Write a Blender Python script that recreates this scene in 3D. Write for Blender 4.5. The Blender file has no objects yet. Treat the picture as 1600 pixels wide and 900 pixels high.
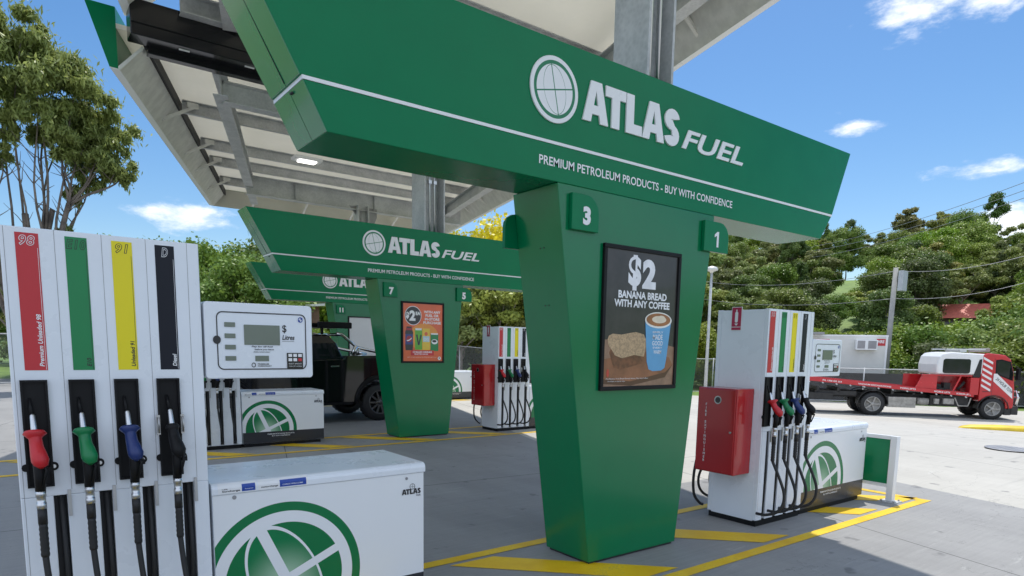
import bpy, bmesh, math, random
import numpy as np
from math import sin, cos, pi, radians, sqrt
from mathutils import Vector, Matrix
R = math.radians
SC = bpy.context.scene
COL = SC.collection

# ------------------------------------------------------------------ camera
FPX, PPX, PPY = 1020.45, 800.0, 674.2
CAM = Vector((-2.2187, -3.4805, 1.65))
YAW, PITCH, ROLL = 0.6481, -0.1293, 0.0168
cfwd = Vector((sin(YAW)*cos(PITCH), cos(YAW)*cos(PITCH), sin(PITCH)))
crt = Vector((cos(YAW), -sin(YAW), 0)); cup = crt.cross(cfwd)
crt, cup = crt*cos(ROLL)+cup*sin(ROLL), cup*cos(ROLL)-crt*sin(ROLL)
cd = bpy.data.cameras.new('camera'); co = bpy.data.objects.new('camera', cd); COL.objects.link(co)
m = Matrix((crt, cup, -cfwd)).transposed().to_4x4(); m.translation = CAM; co.matrix_world = m
cd.sensor_width = 36; cd.lens = FPX/1600*36; cd.shift_y = (PPY-450)/1600; cd.shift_x = 0
cd.clip_start = 0.05; cd.clip_end = 6000
SC.camera = co
SC.view_settings.view_transform = 'Standard'; SC.view_settings.look = 'None'
SC.view_settings.gamma = 1; SC.view_settings.use_curve_mapping = False
SC.view_settings.exposure = 0.75

# ------------------------------------------------------------------ node expressions
class X:
    """a float socket with arithmetic"""
    def __init__(s, t, k): s.t, s.k = t, k
    def op(s, o, b=None, c=None, rev=False):
        n = s.t.nodes.new('ShaderNodeMath'); n.operation = o
        args = [s, b, c] if not rev else [b, s, c]
        for i, a in enumerate(args):
            if a is None: continue
            if isinstance(a, X): s.t.links.new(a.k, n.inputs[i])
            else: n.inputs[i].default_value = a
        return X(s.t, n.outputs[0])
    def __add__(s, b): return s.op('ADD', b)
    __radd__ = __add__
    def __sub__(s, b): return s.op('SUBTRACT', b)
    def __rsub__(s, b): return s.op('SUBTRACT', b, rev=True)
    def __mul__(s, b): return s.op('MULTIPLY', b)
    __rmul__ = __mul__
    def __truediv__(s, b): return s.op('DIVIDE', b)
    def lt(s, b): return s.op('LESS_THAN', b)
    def gt(s, b): return s.op('GREATER_THAN', b)
    def abs(s): return s.op('ABSOLUTE')
    def sqrt(s): return s.op('SQRT')
    def mx(s, b): return s.op('MAXIMUM', b)
    def mn(s, b): return s.op('MINIMUM', b)
    def sm(s, a, b):   # smooth step a..b
        n = s.t.nodes.new('ShaderNodeMapRange'); n.interpolation_type = 'SMOOTHSTEP'
        s.t.links.new(s.k, n.inputs[0]); n.inputs[1].default_value = a; n.inputs[2].default_value = b
        return X(s.t, n.outputs[0])
def mixc(t, f, a, b):
    n = t.nodes.new('ShaderNodeMix'); n.data_type = 'RGBA'
    if isinstance(f, X): t.links.new(f.k, n.inputs[0])
    else: n.inputs[0].default_value = f
    for i, c in ((6, a), (7, b)):
        if isinstance(c, (tuple, list)): n.inputs[i].default_value = (*c[:3], 1)
        else: t.links.new(c, n.inputs[i])
    return n.outputs[2]
def coords(t, kind='Object'):
    n = t.nodes.new('ShaderNodeTexCoord'); s = t.nodes.new('ShaderNodeSeparateXYZ')
    t.links.new(n.outputs[kind], s.inputs[0])
    return X(t, s.outputs[0]), X(t, s.outputs[1]), X(t, s.outputs[2]), n.outputs[kind]
def noise(t, vec, scale, detail=4, rough=.5, stretch=None, dist=0):
    if stretch:
        mp = t.nodes.new('ShaderNodeMapping'); mp.inputs['Scale'].default_value = stretch
        t.links.new(vec, mp.inputs[0]); vec = mp.outputs[0]
    n = t.nodes.new('ShaderNodeTexNoise'); n.inputs['Scale'].default_value = scale
    n.inputs['Detail'].default_value = detail; n.inputs['Roughness'].default_value = rough
    n.inputs['Distortion'].default_value = dist
    t.links.new(vec, n.inputs['Vector']); return X(t, n.outputs[0])
def newmat(name):
    m = bpy.data.materials.new(name); m.use_nodes = True
    return m, m.node_tree, m.node_tree.nodes['Principled BSDF']
def setc(t, b, c):
    if isinstance(c, (tuple, list)): b.inputs['Base Color'].default_value = (*c[:3], 1)
    else: t.links.new(c, b.inputs['Base Color'])
def bump(t, b, h, strength=.2, dist=.01):
    n = t.nodes.new('ShaderNodeBump'); n.inputs['Strength'].default_value = strength
    n.inputs['Distance'].default_value = dist
    t.links.new(h.k, n.inputs['Height']); t.links.new(n.outputs[0], b.inputs['Normal'])
def mat(name, c, rough=.5, metal=0, var=.06, vs=3., coat=0, rv=.08, bmp=0, bs=40, spec=.5):
    m, t, b = newmat(name)
    x, y, z, v = coords(t)
    n = noise(t, v, vs, 5, .6)
    dark = tuple(q*(1-var) for q in c[:3]); lite = tuple(min(1, q*(1+var)) for q in c[:3])
    setc(t, b, mixc(t, n.sm(.3, .7), dark, lite))
    r = (n-.5)*rv*2+rough; t.links.new(r.k, b.inputs['Roughness'])
    b.inputs['Metallic'].default_value = metal
    b.inputs['Coat Weight'].default_value = coat; b.inputs['Coat Roughness'].default_value = .05
    b.inputs['Specular IOR Level'].default_value = spec
    if bmp: bump(t, b, noise(t, v, bs, 3), bmp)
    return m

# ------------------------------------------------------------------ world
w = bpy.data.worlds.new('World'); SC.world = w; w.use_nodes = True
wt = w.node_tree; bg = wt.nodes['Background']
SUNV = Vector((.33, .22, 1)).normalized()
sk = wt.nodes.new('ShaderNodeTexSky'); sk.sky_type = 'NISHITA'; sk.sun_disc = False
sk.sun_elevation = math.asin(SUNV.z); sk.sun_rotation = math.atan2(SUNV.x, SUNV.y)
sk.air_density = 1.0; sk.dust_density = .6; sk.ozone_density = 2.2; sk.altitude = 20
gx, gy, gz, gv = coords(wt, 'Generated')
# cumulus: placed puffs broken up by noise
ns = noise(wt, gv, 9, 7, .62, (1, 1, 2.6), .3); nf = noise(wt, gv, 30, 5, .6, (1, 1, 2.2))
cl = None
for (dx, dy, dz, rh, rv, amp) in [(.842, .372, .392, .052, .030, 1.), (.885, .30, .385, .05, .020, .85), (.923, .316, .217, .05, .013, .9), (.950, .285, .150, .060, .022, 1.05),
                             (.197, .967, .162, .062, .020, 1.1), (.858, .432, .279, .03, .009, .72), (.825, .549, .125, .08, .03, .95), (.90, .40, .13, .05, .02, .9),
                             (.86, .45, .30, .02, .007, .6), (.6, -.7, .4, .2, .06, 1.), (-.5, .8, .3, .15, .05, 1.), (-.9, -.1, .25, .25, .06, 1.), (-.3, -.9, .35, .2, .06, 1.)]:
    ax = (gx-dx).op('POWER', 2)+(gy-dy).op('POWER', 2)
    d = (ax/(rh*rh)+(gz-dz).op('POWER', 2)/(rv*rv)).sqrt()
    e = (1-d*.62).mx(0)*amp
    cl = e if cl is None else cl.mx(e)
cm = (cl*.84+(ns-.5)*1.5*cl.sm(0, .22)+(nf-.5)*.8*cl.sm(0, .3)).sm(.30, .86)
# cloud banks added as fill light, out of view behind the camera and overhead
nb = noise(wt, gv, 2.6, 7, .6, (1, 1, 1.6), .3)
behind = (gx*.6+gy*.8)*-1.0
fill_bank = (nb+behind.sm(-.35, .35)*.22+gz.sm(.55, .85)*.15).sm(.56, .70)*(behind.sm(-.45, -.1).mx(gz.sm(.6, .8)))
hz = (.30-gz).mx(0)
skc = mixc(wt, 1.0, sk.outputs[0], sk.outputs[0])
hs = wt.nodes.new('ShaderNodeHueSaturation'); wt.links.new(sk.outputs[0], hs.inputs['Color'])
hs.inputs['Saturation'].default_value = 1.28; hs.inputs['Value'].default_value = 1.0
cloudc = mixc(wt, nf.sm(.3, .7), (7.4, 7.9, 8.6), (9.0, 9.2, 9.6))
wt.links.new(mixc(wt, fill_bank*.95, mixc(wt, cm*.95, hs.outputs[0], cloudc), (6.6, 7.5, 9.2)), bg.inputs['Color'])
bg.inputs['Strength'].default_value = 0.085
sl = bpy.data.lights.new('sun', 'SUN'); sl.energy = 2.45; sl.angle = R(.53); sl.color = (1, .95, .88)
so = bpy.data.objects.new('sun', sl); COL.objects.link(so); so.rotation_euler = SUNV.to_track_quat('Z', 'Y').to_euler()

# ------------------------------------------------------------------ mesh helpers
_txt = {}
def text_geo(s, bold=0, shear=0, space=1.0):
    key = (s, bold, shear, space)
    if key not in _txt:
        c = bpy.data.curves.new('t', 'FONT'); c.body = s; c.size = 1; c.offset = bold; c.shear = shear; c.space_character = space
        c.resolution_u = 4
        o = bpy.data.objects.new('t', c); COL.objects.link(o)
        dg = bpy.context.evaluated_depsgraph_get(); dg.update()
        me = bpy.data.meshes.new_from_object(o.evaluated_get(dg))
        v = [(p.co.x, p.co.y) for p in me.vertices]; f = [tuple(p.vertices) for p in me.polygons]
        bpy.data.objects.remove(o); bpy.data.curves.remove(c); bpy.data.meshes.remove(me)
        _txt[key] = (v, f)
    return _txt[key]
class MB:
    def __init__(s): s.v = []; s.f = []; s.m = []; s.sm = []
    def add(s, vs, fs, mi=0, smooth=False):
        o = len(s.v); s.v += [tuple(p) for p in vs]
        for k, f in enumerate(fs):
            s.f.append(tuple(i+o for i in f)); s.m.append(mi[k] if isinstance(mi, (list, tuple)) else mi); s.sm.append(smooth)
        return s
    def box(s, a, b, mi=0):
        (x0, y0, z0), (x1, y1, z1) = a, b
        vs = [(x0,y0,z0),(x1,y0,z0),(x1,y1,z0),(x0,y1,z0),(x0,y0,z1),(x1,y0,z1),(x1,y1,z1),(x0,y1,z1)]
        return s.add(vs, [(0,3,2,1),(4,5,6,7),(0,1,5,4),(1,2,6,5),(2,3,7,6),(3,0,4,7)], mi)
    def hexa(s, vs, mi=0):     # 8 corners, bottom 4 ccw then top 4
        return s.add(vs, [(0,3,2,1),(4,5,6,7),(0,1,5,4),(1,2,6,5),(2,3,7,6),(3,0,4,7)], mi)
    def obox(s, p0, p1, wdt, h, mi=0, up=(0,0,1)):   # beam from p0 to p1
        p0, p1 = Vector(p0), Vector(p1); d = (p1-p0).normalized(); u = Vector(up)
        r = d.cross(u)
        if r.length < 1e-4: r = d.cross(Vector((0,1,0)))
        r.normalize(); u = r.cross(d)
        r *= wdt/2; u *= h/2
        return s.hexa([p0-r-u, p0+r-u, p1+r-u, p1-r-u, p0-r+u, p0+r+u, p1+r+u, p1-r+u], mi)
    def prism(s, poly, a, b, axis='y', mi=0, smooth=False):
        """poly in the plane perpendicular to axis (y: x,z / z: x,y / x: y,z), extruded a..b"""
        n = len(poly)
        def P(p, q): return {'y': (p[0], q, p[1]), 'z': (p[0], p[1], q), 'x': (q, p[0], p[1])}[axis]
        vs = [P(p, a) for p in poly]+[P(p, b) for p in poly]
        fs = [tuple(range(n)), tuple(range(2*n-1, n-1, -1))]
        s.add(vs, fs, mi)
        o = len(s.v)-2*n
        for i in range(n):
            j = (i+1) % n; s.f.append((o+i, o+n+i, o+n+j, o+j)); s.m.append(mi); s.sm.append(smooth)
        return s
    def sheet(s, poly, y, mi=0):        # flat polygon in the xz plane facing -y
        return s.add([(p[0], y, p[1]) for p in poly], [tuple(range(len(poly)))], mi)
    def rect(s, x0, x1, z0, z1, y, mi=0): return s.sheet([(x0,z0),(x1,z0),(x1,z1),(x0,z1)], y, mi)
    def rrect(s, x0, x1, z0, z1, r, n=6):
        pts = []
        for cx, cz, a0 in ((x1-r, z0+r, -90), (x1-r, z1-r, 0), (x0+r, z1-r, 90), (x0+r, z0+r, 180)):
            for k in range(n+1):
                a = R(a0+90*k/n); pts.append((cx+r*cos(a), cz+r*sin(a)))
        return pts
    def rings(s, secs, mi=0, smooth=True, caps=True, closed=True):
        n = len(secs[0]); o = len(s.v)
        for q in secs: s.v += [tuple(p) for p in q]
        for k in range(len(secs)-1):
            for i in range(n if closed else n-1):
                j = (i+1) % n
                s.f.append((o+k*n+i, o+k*n+j, o+(k+1)*n+j, o+(k+1)*n+i)); s.m.append(mi); s.sm.append(smooth)
        if caps:
            s.f.append(tuple(o+i for i in range(n-1, -1, -1))); s.m.append(mi); s.sm.append(False)
            s.f.append(tuple(o+(len(secs)-1)*n+i for i in range(n))); s.m.append(mi); s.sm.append(False)
        return s
    def tube(s, path, r, n=8, mi=0, caps=True):
        path = [Vector(p) for p in path]; rr = r if isinstance(r, (list, tuple)) else [r]*len(path)
        secs = []; prev = None
        for i, p in enumerate(path):
            d = (path[min(i+1, len(path)-1)]-path[max(i-1, 0)]).normalized()
            u = prev if prev is not None else (Vector((0,0,1)) if abs(d.z) < .9 else Vector((1,0,0)))
            a = (u-d*u.dot(d)).normalized(); prev = a; b = d.cross(a)
            secs.append([p+(a*cos(2*pi*k/n)+b*sin(2*pi*k/n))*rr[i] for k in range(n)])
        return s.rings(secs, mi, True, caps)
    def cyl(s, p0, p1, r, n=16, mi=0): return s.tube([p0, p1], r, n, mi)
    def lathe(s, prof, c, axis='y', n=28, mi=0, smooth=True, caps=True):
        """prof: list (radius, offset along axis)"""
        secs = []
        for (r_, o_) in prof:
            q = []
            for k in range(n):
                a = 2*pi*k/n
                if axis == 'y': q.append((c[0]+r_*cos(a), c[1]+o_, c[2]+r_*sin(a)))
                elif axis == 'x': q.append((c[0]+o_, c[1]+r_*cos(a), c[2]+r_*sin(a)))
                else: q.append((c[0]+r_*cos(a), c[1]+r_*sin(a), c[2]+o_))
            secs.append(q)
        return s.rings(secs, mi, smooth, caps)
    def text(s, st, x0, x1, z0, z1, y, mi=0, bold=0, shear=0, rot=0, ext=0, space=1., keep=0):
        v, f = text_geo(st, bold, shear, space)
        xs = [p[0] for p in v]; ys = [p[1] for p in v]; ax, bx = min(xs), max(xs); ay, by = min(ys), max(ys)
        if keep:
            wd = (bx-ax)/(by-ay)*(z1-z0)*keep; xc = (x0+x1)/2; x0, x1 = xc-wd/2, xc+wd/2
        vs = []
        for p in v:
            a = (p[0]-ax)/(bx-ax); b = (p[1]-ay)/(by-ay)
            if rot: a, b = 1-b, a
            vs.append((x0+a*(x1-x0), y, z0+b*(z1-z0)))
        if not ext: return s.add(vs, f, mi)
        n = len(vs); cnt = {}
        for q in f:
            for i in range(len(q)):
                e = (q[i], q[(i+1) % len(q)]); cnt[e] = 1
        edges = [e for e in cnt if (e[1], e[0]) not in cnt]
        vs2 = vs+[(p[0], p[1]+ext, p[2]) for p in vs]
        return s.add(vs2, list(f)+[(e[1], e[0], e[0]+n, e[1]+n) for e in edges], mi)
    def otext(s, st, x0, x1, z0, z1, y, mi, mi2, t=.05, shear=0, th=.001):
        vo, fo = text_geo(st, t, shear, 1.15); vi, fi = text_geo(st, .0, shear, 1.15)
        xs = [p[0] for p in vo]; ys = [p[1] for p in vo]; ax, bx, ay, by = min(xs), max(xs), min(ys), max(ys)
        T = lambda p, yy: (x0+(p[0]-ax)/(bx-ax)*(x1-x0), yy, z0+(p[1]-ay)/(by-ay)*(z1-z0))
        s.add([T(p, y) for p in vo], fo, mi); return s.add([T(p, y-th) for p in vi], fi, mi2)
    def atlas(s, x0, x1, z0, z1, y, mi=0, ext=0):
        sx, sz = (x1-x0)/4.02, z1-z0
        def pl(pts, ox):
            P = [(x0+(p[0]+ox)*sx, z0+p[1]*sz) for p in pts]
            if ext: s.prism(P, y, y+ext, 'y', mi)
            else: s.sheet(P, y, mi)
        def A(o):
            pl([(0, 0), (.30, 0), (.48, .78), (.48, 1), (.28, 1)], o); pl([(.96, 0), (.68, 1), (.4801, 1), (.4801, .78), (.66, 0)], o)
            pl([(.347, .2), (.613, .2), (.563, .42), (.397, .42)], o)
        A(0); pl([(0, .74), (0, 1), (.80, 1), (.80, .74), (.56, .74), (.56, 0), (.25, 0), (.25, .74)], .84)
        pl([(0, 0), (.66, 0), (.66, .26), (.31, .26), (.31, 1), (0, 1)], 1.67); A(2.35)
        c = []
        for k in range(13): a = R(12+k*258/12); c.append((.37+.20*cos(a), .715+.150*sin(a), cos(a), sin(a)))
        for k in range(1, 13): a = R(90-k*258/12); c.append((.37+.20*cos(a), .285+.150*sin(a)-.0, -cos(a), -sin(a)))
        t = .138
        for i in range(len(c)-1):
            p, q = c[i], c[i+1]
            pl([(p[0]-p[2]*t, p[1]-p[3]*t), (p[0]+p[2]*t, p[1]+p[3]*t), (q[0]+q[2]*t, q[1]+q[3]*t), (q[0]-q[2]*t, q[1]-q[3]*t)], 3.28)
        return s
    def disc(s, cx, cz, r, y, mi=0, n=32, rz=None, a0=0):
        rz = rz or r
        return s.sheet([(cx+r*cos(a0+2*pi*k/n), cz+rz*sin(a0+2*pi*k/n)) for k in range(n)], y, mi)
    def ring(s, cx, cz, r0, r1, y, mi=0, n=40):
        vs = []
        for k in range(n):
            a = 2*pi*k/n; vs += [(cx+r0*cos(a), y, cz+r0*sin(a)), (cx+r1*cos(a), y, cz+r1*sin(a))]
        return s.add(vs, [(2*k, 2*k+1, (2*k+3) % (2*n), (2*k+2) % (2*n)) for k in range(n)], mi)
    def map(s, fn): s.v = [fn(*p) for p in s.v]; return s
    def build(s, name, mats, parent=None, loc=None, bevel=0, seg=2, rot=None):
        me = bpy.data.meshes.new(name); me.from_pydata(s.v, [], s.f)
        for mm in (mats if isinstance(mats, (list, tuple)) else [mats]): me.materials.append(mm)
        me.polygons.foreach_set('material_index', s.m); me.polygons.foreach_set('use_smooth', s.sm)
        bm = bmesh.new(); bm.from_mesh(me)
        if len(s.f) < 6000: bmesh.ops.recalc_face_normals(bm, faces=bm.faces) if not getattr(s, 'keepn', False) else None
        bm.to_mesh(me); bm.free(); me.update()
        o = bpy.data.objects.new(name, me); COL.objects.link(o)
        if parent is not None: o.parent = parent
        if loc is not None: o.location = loc
        if rot is not None: o.rotation_euler = rot
        if bevel:
            b = o.modifiers.new('bevel', 'BEVEL'); b.width = bevel; b.segments = seg; b.limit_method = 'ANGLE'; b.angle_limit = R(35); b.harden_normals = False
        return o
def thing(name, label, cat, loc=(0,0,0), rz=0, group=None):
    o = bpy.data.objects.new(name, None); COL.objects.link(o); o.empty_display_size = .1
    o.location = loc; o.rotation_euler = (0, 0, rz); o['label'] = label; o['category'] = cat
    if group: o['group'] = group
    return o
def tag(o, label, cat, group=None):
    o['label'] = label; o['category'] = cat
    if group: o['group'] = group
    return o
def struct(o): o['kind'] = 'structure'; return o
def copy_tree(o, parent=None):
    c = o.copy(); COL.objects.link(c)
    if parent is not None: c.parent = parent
    for ch in o.children: copy_tree(ch, c)
    return c
def sstep(a, b, x):
    t = min(1, max(0, (x-a)/(b-a))); return t*t*(3-2*t)
def zg(x, y):
    z = -.63*sstep(11, 22, x)
    d = math.hypot(x-CAM.x, y-CAM.y)
    az = math.degrees(math.atan2(x-CAM.x, y-CAM.y))
    hf = sstep(34, 50, az)*(1-sstep(125, 150, az))
    h = .25*min(max(d-44, 0), 42)+.09*max(d-86, 0)*(1 if d < 300 else 1)
    if d > 200: h -= .09*(d-200)*1.0
    return z+max(h, 0)*hf
def polar(az, d):
    a = R(az); return (CAM.x+d*sin(a), CAM.y+d*cos(a))

# ------------------------------------------------------------------ materials
GREEN = (.0, .178, .068)
m_green = mat('green_gloss_paint', GREEN, .24, var=.03, rv=.03, spec=.20)
m_green2 = mat('green_gloss_paint_side', GREEN, .30, var=.03, rv=.04, spec=.3)
m_pylon = mat('green_pylon_paint', (.0, .165, .058), .20, var=.03, rv=.03, spec=.5)
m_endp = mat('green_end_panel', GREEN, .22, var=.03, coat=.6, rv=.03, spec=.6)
m_white = mat('white_enamel', (.76, .80, .85), .28, var=.02, coat=.15, rv=.04)
m_whitep = mat('white_sign_acrylic', (.80, .81, .82), .30, var=.01)
m_black = mat('black_plastic', (.008, .008, .009), .5, var=.2, spec=.22)
m_blackg = mat('black_gloss', (.010, .010, .012), .18, var=.1)
m_rubber = mat('black_rubber', (.012, .012, .013), .55, var=.2, bmp=.15, bs=120)
m_gap = mat('dark_gap', (.02, .02, .022), .7)
m_red = mat('strip_red', (.52, .022, .03), .35, var=.02)
m_sgreen = mat('strip_green', (.0, .21, .06), .35, var=.02)
m_yel = mat('strip_yellow', (.78, .66, .0), .35, var=.02)
m_navy = mat('strip_black', (.008, .010, .018), .4, var=.05, spec=.25)
m_nred = mat('nozzle_red', (.50, .012, .02), .38, var=.05)
m_ngreen = mat('nozzle_green', (.0, .18, .055), .38, var=.05)
m_nblue = mat('nozzle_blue', (.012, .03, .14), .38, var=.05)
m_alu = mat('aluminium', (.62, .63, .64), .32, 1., var=.05)
m_steel = mat('brushed_steel', (.50, .50, .50), .35, 1., var=.08)
m_chrome = mat('chrome', (.7, .7, .7), .10, 1., var=.02)
m_greymetal = mat('grey_metal', (.30, .30, .31), .45, .3, var=.1)
m_lcd = mat('lcd_glass', (.16, .19, .15), .25, var=.04)
m_redbox = mat('red_cabinet_paint', (.40, .008, .012), .25, var=.05, coat=.4)
m_concw = mat('white_line_lettering', (.8, .8, .8), .4)
m_dkglass = mat('dark_glass', (.010, .012, .014), .06, var=.05)
m_ink = mat('printed_ink', (.02, .02, .022), .4)
m_blue = mat('sticker_blue', (.01, .055, .33), .35)
m_darkband = mat('dark_vinyl_band', (.028, .030, .036), .30)

def galv():
    m, t, b = newmat('galvanised_steel'); x, y, z, v = coords(t)
    vo = t.nodes.new('ShaderNodeTexVoronoi'); vo.inputs['Scale'].default_value = 28; t.links.new(v, vo.inputs['Vector'])
    n = noise(t, v, 3.5, 6, .6); n2 = noise(t, v, 40, 3)
    f = (n*.75+n2*.15+X(t, vo.outputs['Distance'])*.2).sm(.3, .8)
    setc(t, b, mixc(t, f, (.40, .415, .42), (.60, .61, .61))); b.inputs['Metallic'].default_value = .12
    r = n*.25+.38; t.links.new(r.k, b.inputs['Roughness']); return m
m_galv = galv()
def soffit():
    m, t, b = newmat('cream_roof_sheet'); x, y, z, v = coords(t)
    n = noise(t, v, 1.2, 5, .6)
    setc(t, b, mixc(t, n.sm(.3, .75), (.74, .73, .65), (.84, .82, .74)))
    b.inputs['Roughness'].default_value = .42
    wv = (x*1.0).op('MODULO', .30).op('ABSOLUTE').lt(.012)
    bump(t, b, wv*-1.0, .35, .01)
    # pale translucent sheeting: daylight glows through it
    tr = t.nodes.new('ShaderNodeBsdfTranslucent'); tr.inputs[0].default_value = (.84, .82, .75, 1)
    mx = t.nodes.new('ShaderNodeMixShader'); mx.inputs[0].default_value = .42
    t.links.new(b.outputs[0], mx.inputs[1]); t.links.new(tr.outputs[0], mx.inputs[2]); t.links.new(mx.outputs[0], t.nodes['Material Output'].inputs[0]); return m
m_soffit = soffit()
m_fascin = mat('fascia_inner_zinc', (.68, .68, .64), .42, .1, var=.10, vs=5)

def emblem_mat(cx, cz, Ro, bz=.178):
    """printed globe emblem with its lower dark band, object coordinates of the panel"""
    m, t, b = newmat('cabinet_print'); x, y, z, v = coords(t)
    u, q = x-cx, z-cz
    r = (u*u+q*q).sqrt()/Ro
    a = R(24); uu = u*cos(a)+q*sin(a); vv = q*cos(a)-u*sin(a)
    W = (.80, .82, .84)
    # radial print gradient of the globe artwork itself (pale centre, green rim)
    n1 = (((uu+.02)*(uu+.02)+(vv+.03)*(vv+.03)).sqrt()/Ro).sm(.0, .62)
    col = mixc(t, n1, (.42, .60, .44), (.0, .19, .06))
    rg = .74
    el = ((uu/(.56*rg*Ro)).op('POWER', 2)+(vv/(rg*Ro*1.0)).op('POWER', 2)).sqrt()
    line = (el-1).abs().lt(.035).mx(uu.abs().lt(.030*Ro/.45)).mx(vv.abs().lt(.024*Ro/.45))
    col = mixc(t, el.gt(1.0), col, (.0, .165, .05))
    col = mixc(t, line, col, W)
    col = mixc(t, r.gt(rg), col, W)
    col = mixc(t, r.gt(.885), col, (.0, .17, .052))
    col = mixc(t, r.gt(1.0), col, W)
    nb = noise(t, v, 3, 3)
    band = z.lt(bz)
    col = mixc(t, band, col, (.030, .032, .038))
    setc(t, b, col)
    b.inputs['Roughness'].default_value = .26; b.inputs['Coat Weight'].default_value = .15
    return m
m_emblem = emblem_mat(.388, .215, .465); m_emblem_near = emblem_mat(.388, .210, .465, .07)

def concrete():
    m, t, b = newmat('broomed_concrete'); x, y, z, v = coords(t)
    big = noise(t, v, .22, 6, .6); mid = noise(t, v, 1.4, 6, .65, (1, .35, 1)); fine = noise(t, v, 55, 4, .6)
    streak = noise(t, v, 5, 4, .6, (.25, 6, 1))
    stain = noise(t, v, .9, 7, .7, dist=1.5)
    f = (big*.35+mid*.35+streak*.18+fine*.12).sm(.33, .68)
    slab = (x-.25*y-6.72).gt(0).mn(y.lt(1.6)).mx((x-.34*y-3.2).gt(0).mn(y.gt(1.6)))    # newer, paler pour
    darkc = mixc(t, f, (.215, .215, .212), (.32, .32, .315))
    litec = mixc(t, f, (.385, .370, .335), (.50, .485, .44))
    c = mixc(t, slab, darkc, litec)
    c = mixc(t, stain.sm(.62, .80)*.35, c, (.10, .10, .10))
    # fine tyre rubs along the lanes
    rub = noise(t, v, 1.1, 5, .7, (.12, 3.2, 1)).sm(.60, .78)*.3
    c = mixc(t, rub, c, (.12, .12, .125))
    # saw-cut joints
    j1 = ((x-.29*y+.9).op('PINGPONG', 2.6)).lt(.006)
    j2 = ((y+.08*x+2.9).op('PINGPONG', 3.1)).lt(.006)
    c = mixc(t, j1.mx(j2), c, (.05, .05, .05))
    drip = noise(t, v, 3.1, 3, .5).sm(.66, .72)*.5; c = mixc(t, drip, c, (.07, .07, .073))
    crack = (noise(t, v, .8, 8, .6, dist=.8)-.5).abs().lt(.0011).mn(big.gt(.52)); c = mixc(t, crack*.6, c, (.07, .07, .07))
    scuff = noise(t, v, 3.2, 6, .75, (.5, 3, 1), .6).sm(.60, .70)*.22; c = mixc(t, scuff, c, (.62, .62, .60))
    spot = noise(t, v, 13, 2, .5).gt(.765)
    c = mixc(t, spot*.6, c, (.06, .06, .06))
    # beyond the apron: verge and grass slope
    dd = ((x-CAM.x).op('POWER', 2)+(y-CAM.y).op('POWER', 2)).sqrt()
    gn = noise(t, v, .35, 6, .65); g2 = noise(t, v, 2.5, 6, .7)
    grass = mixc(t, (gn*.5+g2*.5).sm(.35, .65), (.085, .155, .022), (.16, .26, .04))
    c = mixc(t, (dd+(gn-.5)*2).gt(34), c, grass)
    setc(t, b, c)
    b.inputs['Roughness'].default_value = .68
    b.inputs['Specular IOR Level'].default_value = .4
    bump(t, b, fine*.5+streak*.5, .25, .004)
    return m
m_conc = concrete()
def yellow_paint():
    m, t, b = newmat('yellow_line_paint'); x, y, z, v = coords(t)
    n = noise(t, v, 2.5, 6, .65); f = noise(t, v, 60, 4, .7)
    c = mixc(t, n.sm(.3, .7), (.70, .42, .003), (.82, .55, .006))
    c = mixc(t, (n*.45+f*.55).sm(.54, .64)*.6, c, (.36, .28, .10)); setc(t, b, c)
    b.inputs['Roughness'].default_value = .55; return m
m_ypaint = yellow_paint()

def leafmat(name, c0, c1, trans=.25, vary=1):
    m, t, b = newmat(name)
    g = t.nodes.new('ShaderNodeNewGeometry'); x, y, z, v = coords(t)
    n = noise(t, v, .55, 3)
    f = (X(t, g.outputs['Random Per Island'])*.6+n.sm(.35, .65)*.4)
    c = mixc(t, f, c0, c1)
    oi = t.nodes.new('ShaderNodeObjectInfo'); rnd = X(t, oi.outputs['Random'])
    hv = t.nodes.new('ShaderNodeHueSaturation'); t.links.new(c, hv.inputs['Color'])
    t.links.new((rnd*.045+.474).k, hv.inputs['Hue']); t.links.new(((rnd*7.3).op('FRACT')*.75+.80).k, hv.inputs['Value']); t.links.new(((rnd*3.7).op('FRACT')*.30+.90).k, hv.inputs['Saturation'])
    c = hv.outputs[0] if vary else c
    setc(t, b, c)
    b.inputs['Roughness'].default_value = .48; b.inputs['Specular IOR Level'].default_value = .35
    tr = t.nodes.new('ShaderNodeBsdfTranslucent'); t.links.new(mixc(t, .5, c, tuple(min(1, q*1.6) for q in c1)), tr.inputs[0])
    mx = t.nodes.new('ShaderNodeMixShader'); mx.inputs[0].default_value = trans
    t.links.new(b.outputs[0], mx.inputs[1]); t.links.new(tr.outputs[0], mx.inputs[2])
    t.links.new(mx.outputs[0], t.nodes['Material Output'].inputs[0]); return m
m_leaf_dark = leafmat('leaves_dark', (.048, .088, .022), (.145, .205, .052))
m_leaf_mid = leafmat('leaves_mid', (.080, .135, .024), (.225, .30, .062))
m_leaf_olive = leafmat('leaves_olive', (.115, .150, .042), (.28, .32, .105))
m_leaf_lime = leafmat('leaves_lime', (.10, .15, .02), (.22, .28, .04), .35)
m_leaf_gum = leafmat('leaves_gum', (.11, .13, .035), (.27, .27, .08), .3)
m_leaf_big = leafmat('leaves_big_gum', (.14, .18, .045), (.34, .39, .12), .35, 0)
m_leaf_yel = leafmat('blossom_yellow', (.30, .26, .015), (.75, .60, .03), .3)
m_bark = mat('grey_bark', (.17, .14, .115), .85, var=.4, vs=2.5, bmp=.5, bs=12)
m_barkp = mat('pale_gum_bark', (.30, .26, .22), .8, var=.35, vs=2.0, bmp=.3, bs=12)

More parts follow.
